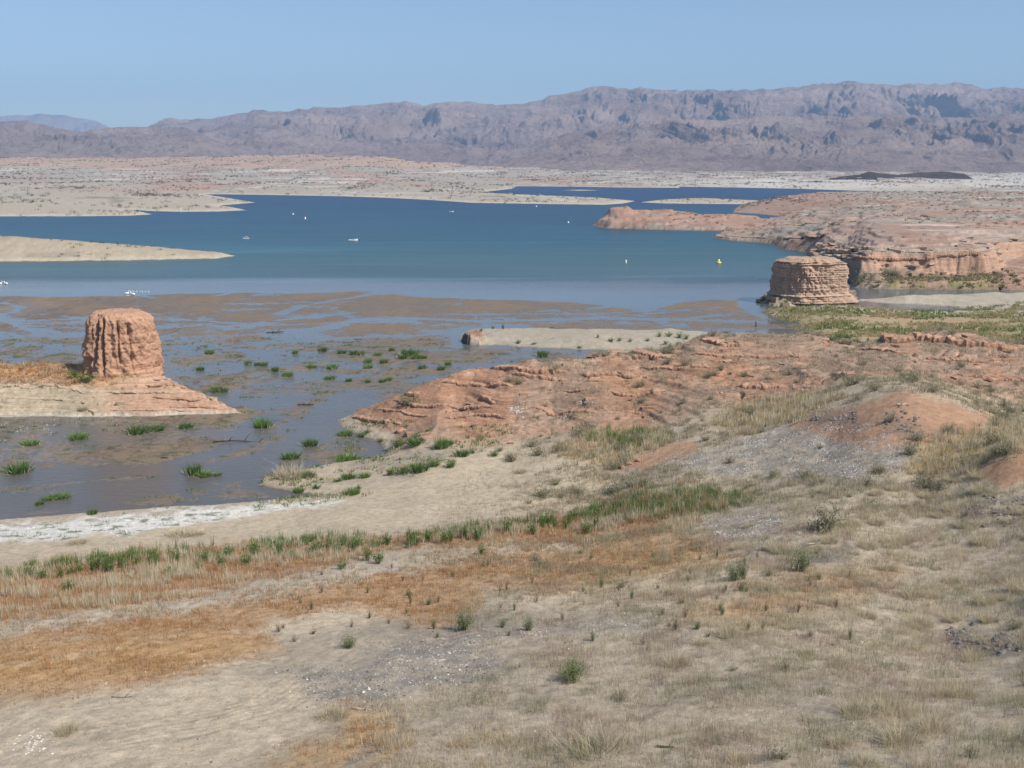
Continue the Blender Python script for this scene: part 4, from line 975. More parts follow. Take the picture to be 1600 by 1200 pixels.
p, i, j = scatter(nearf*3.0*(1-0.6*MK['sand'])*(1-MK['salt'])*(0.2+pat3)); P_.append(blades(p, 2, 0.05, 0.1, 4.0, 0.03, [(96, 82, 68), (120, 104, 86), (84, 76, 66), (196, 178, 148), (176, 156, 126)]))
p, i, j = scatter((lg > 0)*1.2*(Z > 0.3)+ridge_c*0.8); P_.append(blades(p, 2, 0.08, 0.2, 3.0, 0.06, [(110, 92, 74), (140, 112, 90)]))
stuff('plant_litter', P_)
# --- slabs and blocks broken out of the beds
def slabs(p, size, flat, cols, face=None):
    n = len(p); r = size*rng.lognormal(0, 0.5, n).clip(0.3, 1.9)
    base = np.array([(a, b, c) for c in (-1, 1) for a, b in ((-1, -1), (1, -1), (1, 1), (-1, 1))], float)
    V = base[None]*np.stack([r*rng.uniform(0.7, 1.6, n), r*rng.uniform(0.5, 1.0, n), r*flat*rng.uniform(0.6, 1.5, n)], -1)[:, None]
    V = V*rng.uniform(0.72, 1.12, (n, 8, 1))+rng.normal(0, 0.08, (n, 8, 3))*r[:, None, None]
    a = rng.normal(0, 0.5, n); c, s = np.cos(a)[:, None], np.sin(a)[:, None]
    tl_ = rng.normal(0, 0.10, n)[:, None]
    V = np.stack([V[..., 0]*c-V[..., 1]*s, V[..., 0]*s+V[..., 1]*c, V[..., 2]+V[..., 0]*tl_], -1)+p[:, None]
    T = np.array([(4, 5, 6), (4, 6, 7), (0, 1, 5), (0, 5, 4), (1, 2, 6), (1, 6, 5), (2, 3, 7), (2, 7, 6), (3, 0, 4), (3, 4, 7)])
    Fc = (np.arange(n)[:, None, None]*8+T[None]).reshape(-1, 3)
    cc = pal(cols)[rng.integers(0, len(cols), n)]*rng.uniform(0.85, 1.12, (n, 1))
    return V.reshape(-1, 3), Fc, np.repeat(cc, 8, 0)
def mat_slab():
    k = N('broken_beds'); p = k.pos(); g = k.noise(p, 2.0, 8, 0.7)
    b = k.noise(k.pos(0.3, 0.3, 6.0), 1.0, 4, 0.6)
    c = k.mul(k.attr('col').outputs['Color'], k.ramp(g, [(0.3, 0.72), (0.5, 1.0), (0.7, 1.2)])); c = k.mul(c, k.ramp(b, [(0.35, 0.75), (0.5, 1.0), (0.65, 1.15)]))
    k.base(c); k.bump(g, 0.6, 0.25); return k.m
redc = [(186, 144, 116), (176, 136, 112), (196, 158, 130), (166, 138, 120)]
P_ = []
edge = ledge_w*sstep(0.35, 0.47, tt)*(1-sstep(0.62, 0.75, tt))*(ridge_c > 0.6)
p, i, j = scatter(edge*0.05*sstep(-0.1, 0.3, fbm(X*0.06, Y*0.05, 340, 3))); p[:, 2] -= 0.10; P_.append(slabs(p, 0.55, 0.28, redc))
p, i, j = scatter(ridge_c*0.045*(0.2+pat1)); p[:, 2] -= 0.05; P_.append(slabs(p, 0.35, 0.45, redc))
crest_r = ridge_c*(X/Y > 0.27)*sstep(176, 184, Y)*(1-sstep(200, 206, Y))
p, i, j = scatter(crest_r*0.02*sstep(-0.05, 0.3, fbm(X*0.05, Y*0.05, 341, 3))); p[:, 2] -= 0.25; P_.append(slabs(p, 0.8, 0.38, redc[1:]))
lip_m = (sdm > 2)*(sdM > -0.5)*(sdM < 14)*(reg == 2)*(Y < 520)
p, i, j = scatter(lip_m*0.03*(0.3+pat2)); p[:, 2] -= 0.15; P_.append(slabs(p, 1.3, 0.28, [(186, 160, 140), (170, 142, 124), (198, 178, 160)]))
p, i, j = scatter((reg == 7)*(sdm > 0.5)*(Z > 0.5)*0.05); p[:, 2] -= 0.08; P_.append(slabs(p, 0.45, 0.28, [(188, 168, 140), (194, 160, 134), (176, 156, 130)]))
p, i, j = scatter(((reg == 2)*(Y < 402)*(sdM < -0.5)*(sdM > -9)*(sdm > 0.3)+(reg == 1)*(sdm > 0)*2.5)*0.05); P_.append(slabs(p, 0.7, 0.6, [(186, 156, 132), (170, 144, 124)]))
stuff('rubble', P_, mat_slab())
# --- far scrub: specks on the distant shores, nobody could count them
P_ = []
fs = sstep(0.05, 0.45, fbm(X*0.012, Y*0.006, 320, 4))
p, i, j = scatter(FARM*(sdm > 4)*(Y < 4500)*(Y > 900)*np.clip(2600/Y, 0.3, 2)**1.2*0.0022*(0.15+fs*1.6)); P_.append(blades(p, 10, 2.6, 2.2, 0.5, 0.02, [(98, 98, 74), (86, 92, 64), (112, 106, 84)]))
p, i, j = scatter(((reg == 2)*(Y > 420)+(reg == 3)+(reg == 5))*(sdm > 3)*0.012*(0.2+fs)); P_.append(blades(p, 12, 1.1, 1.1, 0.6, 0.03, [(112, 108, 84), (132, 124, 98), (96, 100, 70)]))
stuff('scrub', P_)
# --- loose stones
def stones(p, size, cols):
    n = len(p); r = np.abs(rng.normal(size, size*0.55, n)).clip(size*0.3, size*3.0)
    base = np.array([(1, 0, 0), (0, 1, 0), (-1, 0, 0), (0, -1, 0), (0, 0, 0.7), (0, 0, -0.6)], float)
    V = base[None]*rng.uniform(0.55, 1.3, (n, 6, 1))*r[:, None, None]
    a = rng.uniform(0, 6.28, n); c, s = np.cos(a)[:, None], np.sin(a)[:, None]
    V = np.stack([V[..., 0]*c-V[..., 1]*s, V[..., 0]*s+V[..., 1]*c, V[..., 2]], -1)+p[:, None]+np.array([0, 0, 0.15])*r[:, None, None]
    T = np.array([(0, 1, 4), (1, 2, 4), (2, 3, 4), (3, 0, 4), (1, 0, 5), (2, 1, 5), (3, 2, 5), (0, 3, 5)])
    Fc = (np.arange(n)[:, None, None]*6+T[None]).reshape(-1, 3)
    cc = pal(cols)[rng.integers(0, len(cols), n)]*rng.uniform(0.8, 1.15, (n, 1))
    return V.reshape(-1, 3), Fc, np.repeat(cc, 6, 0)
def mat_stone():
    k = N('loose_stones'); k.base(k.attr('col').outputs['Color']); k.rough(0.9); return k.m
STONE = mat_stone()
wht = [(214, 208, 198), (198, 190, 180), (184, 176, 166), (226, 222, 214)]
gry = [(120, 116, 112), (150, 144, 138), (98, 94, 92), (176, 170, 162)]
gp = sstep(0.0, 0.3, fbm(X*0.30, Y*0.45, 330, 4))
P_ = []
p, i, j = scatter(MK['gravel']*46*gp*(Y > 85)+MK['gravel']*14*gp*pat3*(Y <= 85)); P_.append(stones(p, 0.055, wht+gry[1:2]))
p, i, j = scatter(MK['gravel']*14); P_.append(stones(p, 0.045, gry+wht[1:3]))
p, i, j = scatter(MK['dgravel']*9*(0.1+gp)*(1-0.5*sstep(700, 780, PY))); P_.append(stones(p, 0.10, gry+wht[2:3]))
p, i, j = scatter(nearf*sstep(1.5, 4, Z)*(1-MK['sand'])*1.6*(0.2+gp)); P_.append(stones(p, 0.035, wht+gry+[(150,130,110)]*3))
p, i, j = scatter(ridge_c*0.6*sstep(0.1, 0.4, nz1)); P_.append(stones(p, 0.16, [(190, 150, 126), (160, 122, 100), (200, 176, 156), (214, 204, 194)]))
p, i, j = scatter(MK['salt']*5*gp); P_.append(stones(p, 0.06, wht))
for px, py, rx, ry, nn in [(807, 640, 16, 8, 90), (880, 650, 8, 3, 25), (915, 628, 12, 4, 30), (50, 1160, 30, 20, 120)]:
    q = [pick(px+rng.normal(0, rx*.5), py+rng.normal(0, ry*.5)) for _ in range(nn)]; P_.append(stones(np.array(q), 0.12 if py < 900 else 0.05, wht))
stuff('gravel', P_, STONE)

# --- plants one can tell apart: each an object of its own
def bush_mesh(nm, kind, seed):
    global rng
    keep_ = rng; rng = np.random.default_rng(seed)
    one = np.zeros((1, 3)); parts = []
    if kind == 'tussock':                                  # dense upright green blades
        parts.append(blades(one, 240, 0.85, 0.42, 0.35, 0.05, green[:4], None, 0.0, False)); parts.append(blades(one, 40, 0.6, 0.5, 0.5, 0.04, straw, None, 0.0, False))
    elif kind == 'mat':                                    # whitish flattened stems
        for c in [(226, 214, 186), (206, 192, 164), (188, 176, 150), (214, 200, 170)]: parts.append(blades(one, 150, 0.32, 0.62, 1.5, 0.014, [c], None, 0.0, False))
        parts.append(blades(one, 60, 0.5, 0.4, 0.5, 0.012, green, None, 0.0, False))
    elif kind == 'bunch':                                  # pale arching straw
        for c in straw+grey[:2]: parts.append(blades(one, 70, 0.62, 0.36, 0.6, 0.013, [c], None, 0.0, False))
        for c in grey: parts.append(blades(one, 22, 0.35, 0.42, 0.9, 0.02, [c], None, 0.0, False))
    else:
        ns, nl = {'grey': (46, 9), 'tamarisk': (20, 15), 'twig': (26, 5), 'sapling': (34, 34)}[kind]
        cs = {'grey': [(156, 154, 124), (170, 166, 138), (140, 142, 108), (184, 176, 148)], 'tamarisk': green[:4]+[(104, 122, 72)], 'twig': [(140, 110, 86), (126, 112, 84), (150, 132, 104)], 'sapling': [(128, 146, 92), (140, 152, 104), (116, 134, 80), (150, 156, 116)]}[kind]
        up = {'grey': 0.75, 'tamarisk': 1.0, 'twig': 0.9, 'sapling': 1.0}[kind]; sp = {'grey': 0.62, 'tamarisk': 0.30, 'twig': 0.35, 'sapling': 0.30}[kind]
        tips = []; V = []; C = []
        for k in range(ns):
            a = rng.uniform(0, 6.28); r = sp*math.sqrt(rng.random()); hh = up*rng.uniform(0.45, 1.0)*math.sqrt(max(0.1, 1-(r/sp)**2*0.7))
            base = np.array([rng.normal(0, 0.06), rng.normal(0, 0.06), -0.03]); tip = np.array([math.cos(a)*r, math.sin(a)*r, hh])
            s = np.array([-math.sin(a), math.cos(a), 0])*0.012
            V += [base-s, base+s, tip]; C += [alb(128, 108, 86)]*3
            for q in range(nl):
                t = rng.uniform(0.25, 1.05); pt = base+(tip-base)*t+rng.normal(0, 0.045, 3)
                d = rng.normal(0, 1, 3); d[2] = abs(d[2])+0.5; d /= np.linalg.norm(d); e = np.cross(d, rng.normal(0, 1, 3)); e /= np.linalg.norm(e)+1e-9
                ln = rng.uniform(0.07, 0.16); wd = rng.uniform(0.010, 0.022)
                if kind == 'sapling': ln *= 0.55; wd *= 0.45
                cc = alb(*cs[rng.integers(len(cs))])*rng.uniform(0.8, 1.2)
                V += [pt-e*wd, pt+e*wd, pt+d*ln]; C += [cc]*3
        parts.append((np.array(V), np.arange(len(V)).reshape(-1, 3), np.array(C)))
    rng = keep_
    v, f, c = merge(parts)
    return npmesh(nm, v, f, 3, {'col': c}, False, PLANT)
BUSH = {k: [bush_mesh(n, k, 500+q) for q in range(5)] for k, n in [('tussock', 'green_tussock'), ('bunch', 'bunchgrass'), ('grey', 'desert_shrub'), ('tamarisk', 'green_shrub'), ('twig', 'twiggy_plant'), ('mat', 'bunchgrass'), ('sapling', 'sapling')]}
NM = {'tussock': 'green_tussock', 'bunch': 'bunchgrass', 'grey': 'desert_shrub', 'tamarisk': 'green_shrub', 'twig': 'twiggy_plant', 'mat': 'bunchgrass', 'sapling': 'sapling'}
CATS = {'tussock': 'tussock', 'bunch': 'bunchgrass', 'grey': 'shrub', 'tamarisk': 'shrub', 'twig': 'plant', 'mat': 'bunchgrass', 'sapling': 'sapling'}
SCL = {'tussock': (1.0, 0.9), 'bunch': (1.2, 0.8), 'grey': (1.25, 0.75), 'tamarisk': (0.75, 1.05), 'twig': (0.8, 0.9), 'mat': (1.5, 0.5), 'sapling': (0.75, 1.05)}
def bush(kind, x, y, z, wd, ht, label, group):
    o = bpy.data.objects.new(NM[kind], BUSH[kind][random.randrange(5)])
    sw, sh = SCL[kind]
    o.location = (x, y, z-0.02); o.scale = (wd/sw, wd/sw, ht/sh); o.rotation_euler = (0, 0, random.uniform(0, 6.28))
    return link(tag(o, label, CATS[kind], group))
def bush_px(kind, px, py, wpx, hpx, label, group):
    x, y, z = pick(px, py); k = math.hypot(y, HC-z)/F
    return bush(kind, x, y, max(z, -0.05), wpx*k, hpx*k, label, group)
G1 = 'green tussocks standing in the shallow stream'
for px, py, w_, h_ in [(123, 686, 30, 11), (47, 695, 26, 9), (30, 738, 38, 16), (215, 676, 36, 12), (245, 672, 26, 8), (290, 668, 22, 8), (412, 668, 30, 16), (350, 613, 12, 9), (95, 780, 28, 9), (75, 783, 20, 8), (145, 803, 16, 9),
                       (340, 745, 14, 6), (320, 746, 24, 10), (62, 790, 14, 7)]:
    bush_px('tussock', px, py, w_, h_, 'green tussock growing out of the stream between the red butte and the white salt shore', G1)
for px, py, w_, h_, lb in [(485, 698, 24, 13, 'round dark green tussock standing alone in open stream water off the ridge tip'), (455, 716, 32, 9, 'low green tussock on a muddy spot near the straw-topped shore point'),
                           (303, 742, 26, 20, 'tall forked green tussock on a small mud islet in the stream'), (338, 612, 18, 11, 'dark green tussock at the red butte\'s sloping foot by the water'), (847, 557, 18, 11, 'bright green tussock alone in the inlet behind the red ridge'),
                           (543, 720, 34, 13, 'broad green tussock in the small bay under the ridge tip')]:
    bush_px('tussock', px, py, w_, h_, lb, G1)
G2 = 'green tussocks out on the mud flat'
for px, py in [(313, 579), (328, 552), (388, 569), (402, 571), (413, 571), (430, 580), (462, 552), (487, 574), (515, 592), (534, 552), (552, 554), (565, 554), (600, 567), (575, 566), (638, 553), (630, 560), (650, 560), (662, 560), (598, 597), (607, 594), (575, 598), (660, 576), (690, 578),
               (450, 588), (590, 555), (612, 548), (575, 575), (545, 596), (700, 570), (505, 548), (520, 575)]:
    bush_px('tussock', px, py, random.uniform(9, 19), random.uniform(5, 9), 'small green tussock on the braided mud flat beyond the ridge tip', G2)
bush_px('tussock', 640, 556, 28, 13, 'largest green tussock of the mud flat, a double clump', G2)
G3 = 'green clumps along the stream bank below the ridge'
for px, py, w_, h_ in [(540, 680, 24, 9), (565, 682, 28, 12), (575, 676, 18, 8), (625, 696, 40, 16), (650, 694, 30, 12), (690, 700, 22, 20), (722, 712, 24, 12), (738, 708, 18, 8), (772, 712, 28, 10), (630, 740, 34, 18), (655, 736, 30, 16), (680, 728, 36, 16), (705, 730, 32, 18), (610, 742, 26, 14),
                       (545, 748, 24, 10), (552, 772, 22, 12), (530, 752, 26, 8), (570, 746, 18, 9), (482, 745, 22, 10), (495, 762, 20, 8), (468, 768, 18, 8), (560, 764, 16, 9), (596, 690, 18, 9), (700, 695, 16, 9)]:
    bush_px('tussock' if random.random() < 0.6 else 'tamarisk', px, py, w_, h_, 'green clump on the sandy stream bank under the red ridge', G3)
G4 = 'small shrubs on the sand spit'
for px, py, w_, h_ in [(752, 518, 10, 8), (770, 514, 7, 7), (786, 514, 8, 12), (810, 537, 14, 8), (862, 513, 12, 4), (955, 534, 14, 9), (968, 533, 10, 8), (985, 534, 8, 8), (1030, 526, 14, 9), (1045, 526, 16, 10), (1062, 528, 18, 12), (1072, 530, 16, 10), (1012, 533, 12, 6), (1040, 538, 14, 8), (1060, 539, 14, 8), (934, 528, 7, 8), (835, 538, 12, 5), (905, 544, 12, 6)]:
    bush_px('tamarisk', px, py, w_, h_, 'small green shrub on the pale sand spit behind the red ridge', G4)
G5 = 'green shrubs in the rusty grass band'
for px in np.concatenate([np.arange(10, 940, 17), np.arange(30, 900, 41)]):
    px = px+random.uniform(-7, 7); py = np.interp(px, [0, 200, 400, 600, 800, 960], [905, 888, 872, 855, 832, 812])+random.choice([-8, 0, 6, 18, 30])*random.random()
    if fbm(np.array([px*0.012]), np.array([3.0]), 71, 2)[0] < -0.12 and random.random() < 0.7: continue
    bush_px('tamarisk', px, py, random.uniform(14, 26), random.uniform(20, 36), 'slender green shrub rising from the band of rusty grass beside the pale sand', G5)
G6 = 'green saplings on the dry slope'
for _ in range(80):
    px = random.uniform(430, 1330); py = random.uniform(865, 1010)
    x, y, z = pick(px, py)
    bush('sapling' if random.random() < 0.55 else 'twig', x, y, z, random.uniform(0.35, 0.75), random.uniform(0.5, 1.25), 'thin stunted sapling on the stony slope below the rusty grass band', G6)
for px, py, w_, h_, lb in [(1250, 893, 44, 50, 'tall feathery green sapling beside white gravel on the right of the slope'), (1145, 908, 30, 42, 'paired green sapling at the edge of bare pale sand'), (1160, 905, 26, 38, 'paired green sapling at the edge of bare pale sand'),
                           (725, 985, 40, 44, 'bushy green sapling rooted in grey stones in the middle of the slope'), (825, 985, 24, 30, 'small bright green sapling among white stones right of the bushy sapling'), (545, 1012, 34, 26, 'small olive sapling on bare grey ground near the ochre patch'), (895, 1065, 60, 44, 'wide thin olive sapling casting a small dark shadow on stony ground')]:
    bush_px('sapling', px, py, w_, h_, lb, 'paired saplings at the sand edge' if lb.startswith('paired') else G6)
G7 = 'grey desert shrubs on the ridge and hollows'
pts, i, j = scatter(((mid > 0)*(0.020+0.05*pat2)*(1-0.8*MK['gravel'])*(1-0.55*ridge_c)*1.7).astype(np.float32), 260)
for x, y, z in pts:
    s = random.uniform(0.7, 2.3)
    bush('grey', x, y, z, s*1.35, s*0.75, 'grey-green desert shrub on the red ridge or in the hollow before it', G7)
for px, py, w_, h_, lb in [(1290, 830, 70, 46, 'large olive shrub with a dark shadow on its left, beside white gravel'), (810, 600, 26, 14, 'dark shrub on the middle ledge of the red ridge'), (640, 632, 50, 20, 'wide olive shrub on the low beds at the ridge tip'),
                           (1330, 602, 40, 26, 'bushy grey shrub on the bare red flank under the ridge crest'), (1390, 660, 24, 22, 'grey shrub on the right flank of the orange mound'), (1420, 710, 36, 26, 'olive shrub between white gravel and tall straw grass')]:
    bush_px('grey', px, py, w_, h_, lb, G7)
G8 = 'pale bunchgrass on the right-hand slope'
pts, i, j = scatter((slope_r*0.085*(0.2+pat2)*sstep(900, 1250, PX)*(PY < 1230)).astype(np.float32), 280)
for x, y, z in pts:
    s = random.uniform(0.6, 1.7)
    bush('bunch', x, y, z, s*1.5, s*0.7, 'pale dry bunchgrass on the stony slope to the right', G8)
pts, i, j = scatter((slope_r*0.02*(0.2+pat1)*sstep(800, 1100, PX)).astype(np.float32), 90)
for x, y, z in pts:
    s = random.uniform(0.5, 1.1)
    bush('grey', x, y, z, s*1.3, s*0.8, 'low grey shrub among pale grass on the stony slope', 'low shrubs on the right-hand slope')
for px, py, w_, h_, lb in [(930, 1182, 120, 34, 'big whitish mat of flattened grass at the bottom of the slope'), (520, 1122, 60, 26, 'straw-coloured tuft on bare sand beside the ochre patch'), (105, 1145, 44, 24, 'lone brown tuft on the pale sand at lower left'), (455, 745, 70, 26, 'golden dry tuft on the shore point at the stream'),
                           (280, 838, 60, 14, 'dry tan tuft on sand next to the white salt shore'), (310, 836, 30, 10, 'smaller tan tuft right beside the larger one at the salt shore'), (120, 850, 40, 14, 'dry brown tuft on the sand near the grass band'), (815, 738, 26, 10, 'flat tan tuft alone in the middle of the sand flat')]:
    bush_px('mat' if w_ == 120 else 'bunch', px, py, w_, h_, lb, None)
G9 = 'green clumps on the islet of the square butte'
for px, py, w_, h_ in [(1192, 470, 18, 8), (1202, 472, 16, 7), (1228, 474, 14, 9), (1255, 478, 20, 9), (1268, 478, 18, 10), (1302, 476, 14, 8), (1317, 477, 10, 6), (1212, 466, 14, 7), (1282, 470, 10, 5), (1185, 473, 10, 6)]:
    bush_px('tamarisk', px, py, w_, h_, 'green clump at the foot of the square sandstone butte', G9)
G10 = 'scrub at the foot of the mesa cliff'
for _ in range(28):
    px = random.uniform(1335, 1600); py = random.uniform(427, 450)
    bush_px('grey' if random.random() < 0.75 else 'tamarisk', px, py, random.uniform(8, 18), random.uniform(3, 7), 'low shrub on the apron below the mesa cliff', G10)
bush_px('grey', 1395, 430, 40, 16, 'broad olive shrub against the mesa cliff face', G10)
G11 = 'bushes at the dip in the ridge crest'
for px, py, w_, h_ in [(1310, 530, 30, 14), (1300, 533, 24, 10), (1338, 534, 18, 8), (1325, 528, 24, 10)]:
    bush_px('tamarisk', px, py, w_, h_, 'green bush at the dip in the ridge crest before the marsh', G11)
bush_px('tamarisk', 135, 598, 40, 24, 'green bush at the left foot of the red clay butte', None)
bush_px('tamarisk', 115, 590, 30, 16, 'smaller olive bush left of the one at the red clay butte', None)
bush_px('bunch', 130, 640, 22, 12, 'dry tuft at the bottom of the pale ledge bank', None)
# ------------------------------------------------------------------ boats, buoys, birds, driftwood, rocks
WHITE = mat_plain('boat_gelcoat', lin((236, 236, 232)), 0.3, 0.05, 3.0, 0, 0.5)
GREYP = mat_plain('weathered_grey_paint', lin((140, 146, 150)), 0.5, 0.12)
DARKP = mat_plain('dark_vinyl', lin((44, 50, 62)), 0.6, 0.15)
GLASS = mat_plain('tinted_glass', lin((40, 56, 66)), 0.08, 0.05, 2.0, 0, 0.6)
ALU = mat_plain('aluminium', lin((190, 192, 194)), 0.35, 0.08, 4, 0.8)
YEL = mat_plain('yellow_buoy_paint', lin((226, 196, 44)), 0.45, 0.1)
REDP = mat_plain('red_buoy_paint', lin((190, 60, 44)), 0.45, 0.1)
FEATH = mat_plain('white_feathers', lin((238, 236, 230)), 0.9, 0.06, 8)
BILL = mat_plain('orange_bill', lin((214, 140, 60)), 0.6, 0.1)
WOOD = mat_plain('bleached_driftwood', lin((176, 162, 146)), 0.9, 0.25, 6)
DWOOD = mat_plain('dark_wet_wood', lin((70, 58, 50)), 0.9, 0.25, 6)
BOULD = mat_rock('grey_boulder', alb(104, 100, 98), alb(150, 144, 138), 1.0, zfreq=2.0)
REDB = mat_rock('red_boulder', alb(170, 122, 98), alb(196, 152, 124), 1.0, zfreq=2.0)
class MB:
    def __init__(s): s.v, s.f = [], []
    def add(s, v, f):
        o = len(s.v); s.v += [tuple(map(float, p)) for p in v]; s.f += [tuple(i+o for i in q) for q in f]
    def box(s, c, d, r=0.0):
        x, y, z = (q/2 for q in d)
        v = [(c[0]+a*x*(1-r*(e > 0)), c[1]+b*y*(1-r*(e > 0)), c[2]+e*z) for e in (-1, 1) for a, b in ((-1, -1), (1, -1), (1, 1), (-1, 1))]
        s.add(v, [(3, 2, 1, 0), (4, 5, 6, 7), (0, 1, 5, 4), (1, 2, 6, 5), (2, 3, 7, 6), (3, 0, 4, 7)])
    def loft(s, rings, caps=True):
        n = len(rings[0]); v = [p for r in rings for p in r]; f = []
        for i in range(len(rings)-1):
            for j in range(n): f.append((i*n+j, i*n+(j+1) % n, (i+1)*n+(j+1) % n, (i+1)*n+j))
        if caps: f += [tuple(range(n-1, -1, -1)), tuple(range((len(rings)-1)*n, len(rings)*n))]
        s.add(v, f)
    def tube(s, pts, rad, n=8, sq=1.0):
        rings = []
        for i, p in enumerate(pts):
            a = Vector(pts[max(0, i-1)]); b = Vector(pts[min(len(pts)-1, i+1)]); t = (b-a).normalized()
            up = Vector((0, 0, 1)) if abs(t.z) < 0.9 else Vector((0, 1, 0))
            q = t.cross(up).normalized(); w = q.cross(t)
            r = rad[i] if not np.isscalar(rad) else rad
            rings.append([Vector(p)+q*r*math.cos(k*6.2832/n)*sq+w*r*math.sin(k*6.2832/n) for k in range(n)])
        s.loft(rings)
    def build(s, nm, mat, parent=None, smooth=False, bevel=0.0):
        me = bpy.data.meshes.new(nm); me.from_pydata(s.v, [], s.f); me.update()
        bm_ = bmesh.new(); bm_.from_mesh(me); bmesh.ops.recalc_face_normals(bm_, faces=bm_.faces)
        if bevel: bmesh.ops.bevel(bm_, geom=bm_.edges[:], offset=bevel, segments=2, affect='EDGES', clamp_overlap=True)
        bm_.to_mesh(me); bm_.free()
        me.polygons.foreach_set('use_smooth', [smooth]*len(me.polygons)); me.materials.append(mat)
        return link(bpy.data.objects.new(nm, me), parent)
def empty(nm, loc, rz, label, cat, group=None):
    o = bpy.data.objects.new(nm, None); o.location = loc; o.rotation_euler = (0, 0, rz); o.empty_display_size = 0.5
    return link(tag(o, label, cat, group))
def copy_tree(o, parent=None):
    c = o.copy(); link(c)
    if parent: c.parent = parent
    for ch in list(o.children): copy_tree(ch, c)
    return c
def lake(px, py): x, y = unproj(px, py, 0.0); return x, y, 0.0
def motorboat(loc, rz, L, label, group, canopy, hullmat=WHITE):
    r = empty('motorboat', loc, rz, label, 'boat', group); k = L/6.0
    h = MB(); rings = []
    for t in np.linspace(0, 1, 13):
        x = (t-0.45)*6*k; bw = 1.12*k*(1-max(0, (t-0.45)/0.55)**2.3)+0.02; sh = (0.72+0.34*t*t)*k; kd = -0.28*k*(1-t**4)+0.30*k*t**6
        rings.append([(x, -bw, sh), (x, -bw*0.88, 0.1*k), (x, 0, kd), (x, bw*0.88, 0.1*k), (x, bw, sh), (x, bw*0.82, sh+0.03), (x, bw*0.78, sh-0.34*k if t < 0.62 else sh+0.05*k), (x, -bw*0.78, sh-0.34*k if t < 0.62 else sh+0.05*k), (x, -bw*0.82, sh+0.03)])
    h.loft(rings); h.build('hull', hullmat, r)
    s = MB(); s.tube([((t-0.45)*6*k, 1.13*k*(1-max(0, (t-0.45)/0.55)**2.3)+0.03, (0.55+0.34*t*t)*k) for t in np.linspace(0, 1, 13)], 0.05*k, 6)
    s.tube([((t-0.45)*6*k, -1.13*k*(1-max(0, (t-0.45)/0.55)**2.3)-0.03, (0.55+0.34*t*t)*k) for t in np.linspace(0, 1, 13)], 0.05*k, 6); s.build('rub_rail', DARKP, r)
    w_ = MB(); w_.add([(1.0*k, -0.8*k, 0.86*k), (1.0*k, 0.8*k, 0.86*k), (0.6*k, 0.72*k, 1.42*k), (0.6*k, -0.72*k, 1.42*k), (0.94*k, -0.8*k, 0.86*k), (0.94*k, 0.8*k, 0.86*k), (0.55*k, 0.72*k, 1.42*k), (0.55*k, -0.72*k, 1.42*k)],
                     [(0, 1, 2, 3), (7, 6, 5, 4), (0, 3, 7, 4), (1, 5, 6, 2), (3, 2, 6, 7), (0, 4, 5, 1)]); w_.build('windshield', GLASS, r)
    for x, y in ((0.0, 0.42), (0.0, -0.42)):
        q = MB(); q.box((x*k, y*k, 0.62*k), (0.5*k, 0.5*k, 0.26*k)); q.box((x*k-0.22*k, y*k, 0.88*k), (0.12*k, 0.5*k, 0.5*k)); q.build('seat', GREYP, r, bevel=0.03*k)
    q = MB(); q.box((-2.85*k, 0, 0.95*k), (0.42*k, 0.36*k, 0.5*k), 0.2); q.box((-2.85*k, 0, 0.35*k), (0.2*k, 0.12*k, 0.9*k)); q.build('outboard_motor', DARKP, r, bevel=0.02*k)
    if canopy:
        q = MB(); P = [(-1.1, 0.0), (-0.5, 0.13), (0.2, 0.15), (0.9, 0.02)]
        q.loft([[(a*k, -0.95*k, (1.9+b)*k), (a*k, 0, (2.0+b)*k), (a*k, 0.95*k, (1.9+b)*k), (a*k, 0.95*k, (1.85+b)*k), (a*k, 0, (1.95+b)*k), (a*k, -0.95*k, (1.85+b)*k)] for a, b in P]); q.build('canopy', WHITE, r)
        for sy in (-0.92, 0.92):
            q = MB(); q.tube([(-0.2*k, sy*k, 0.8*k), (-0.95*k, sy*k, 1.88*k)], 0.03*k, 6); q.tube([(-0.2*k, sy*k, 0.8*k), (0.7*k, sy*k, 1.9*k)], 0.03*k, 6); q.build('canopy_frame', ALU, r)
    return r
d_of = lambda py: unproj(800, py, 0)[1]
BG = 'small boats out on the lake'
b1 = motorboat(lake(551, 376), R_(8), 14.5*d_of(376)/F, 'white open motorboat alone in the middle of the lake', BG, False)
b2 = motorboat(lake(385, 373), R_(200), 10*d_of(373)/F, 'white motorboat with a raised canopy, off the pale left peninsula', BG, True)
for px, py, ln, rz, lb, src in [(797, 303.5, 7, 20, 'tiny white boat moored along the far sand spit', b2), (843, 304.8, 7, 160, 'tiny bright boat near the tip of the far sand spit', b2), (705, 331, 7, 5, 'small low boat off the far shore in mid lake', b1), (1210, 341, 8, 30, 'small dark-looking boat in the cove behind the rocky island', b1)]:
    c = copy_tree(src); x, y, z = lake(px, py); c.location = (x, y, 0); c.rotation_euler = (0, 0, R_(rz)); s = ln*d_of(py)/F/(14.5*d_of(376)/F if src is b1 else 10*d_of(373)/F); c.scale = (s, s, s); c['label'] = lb
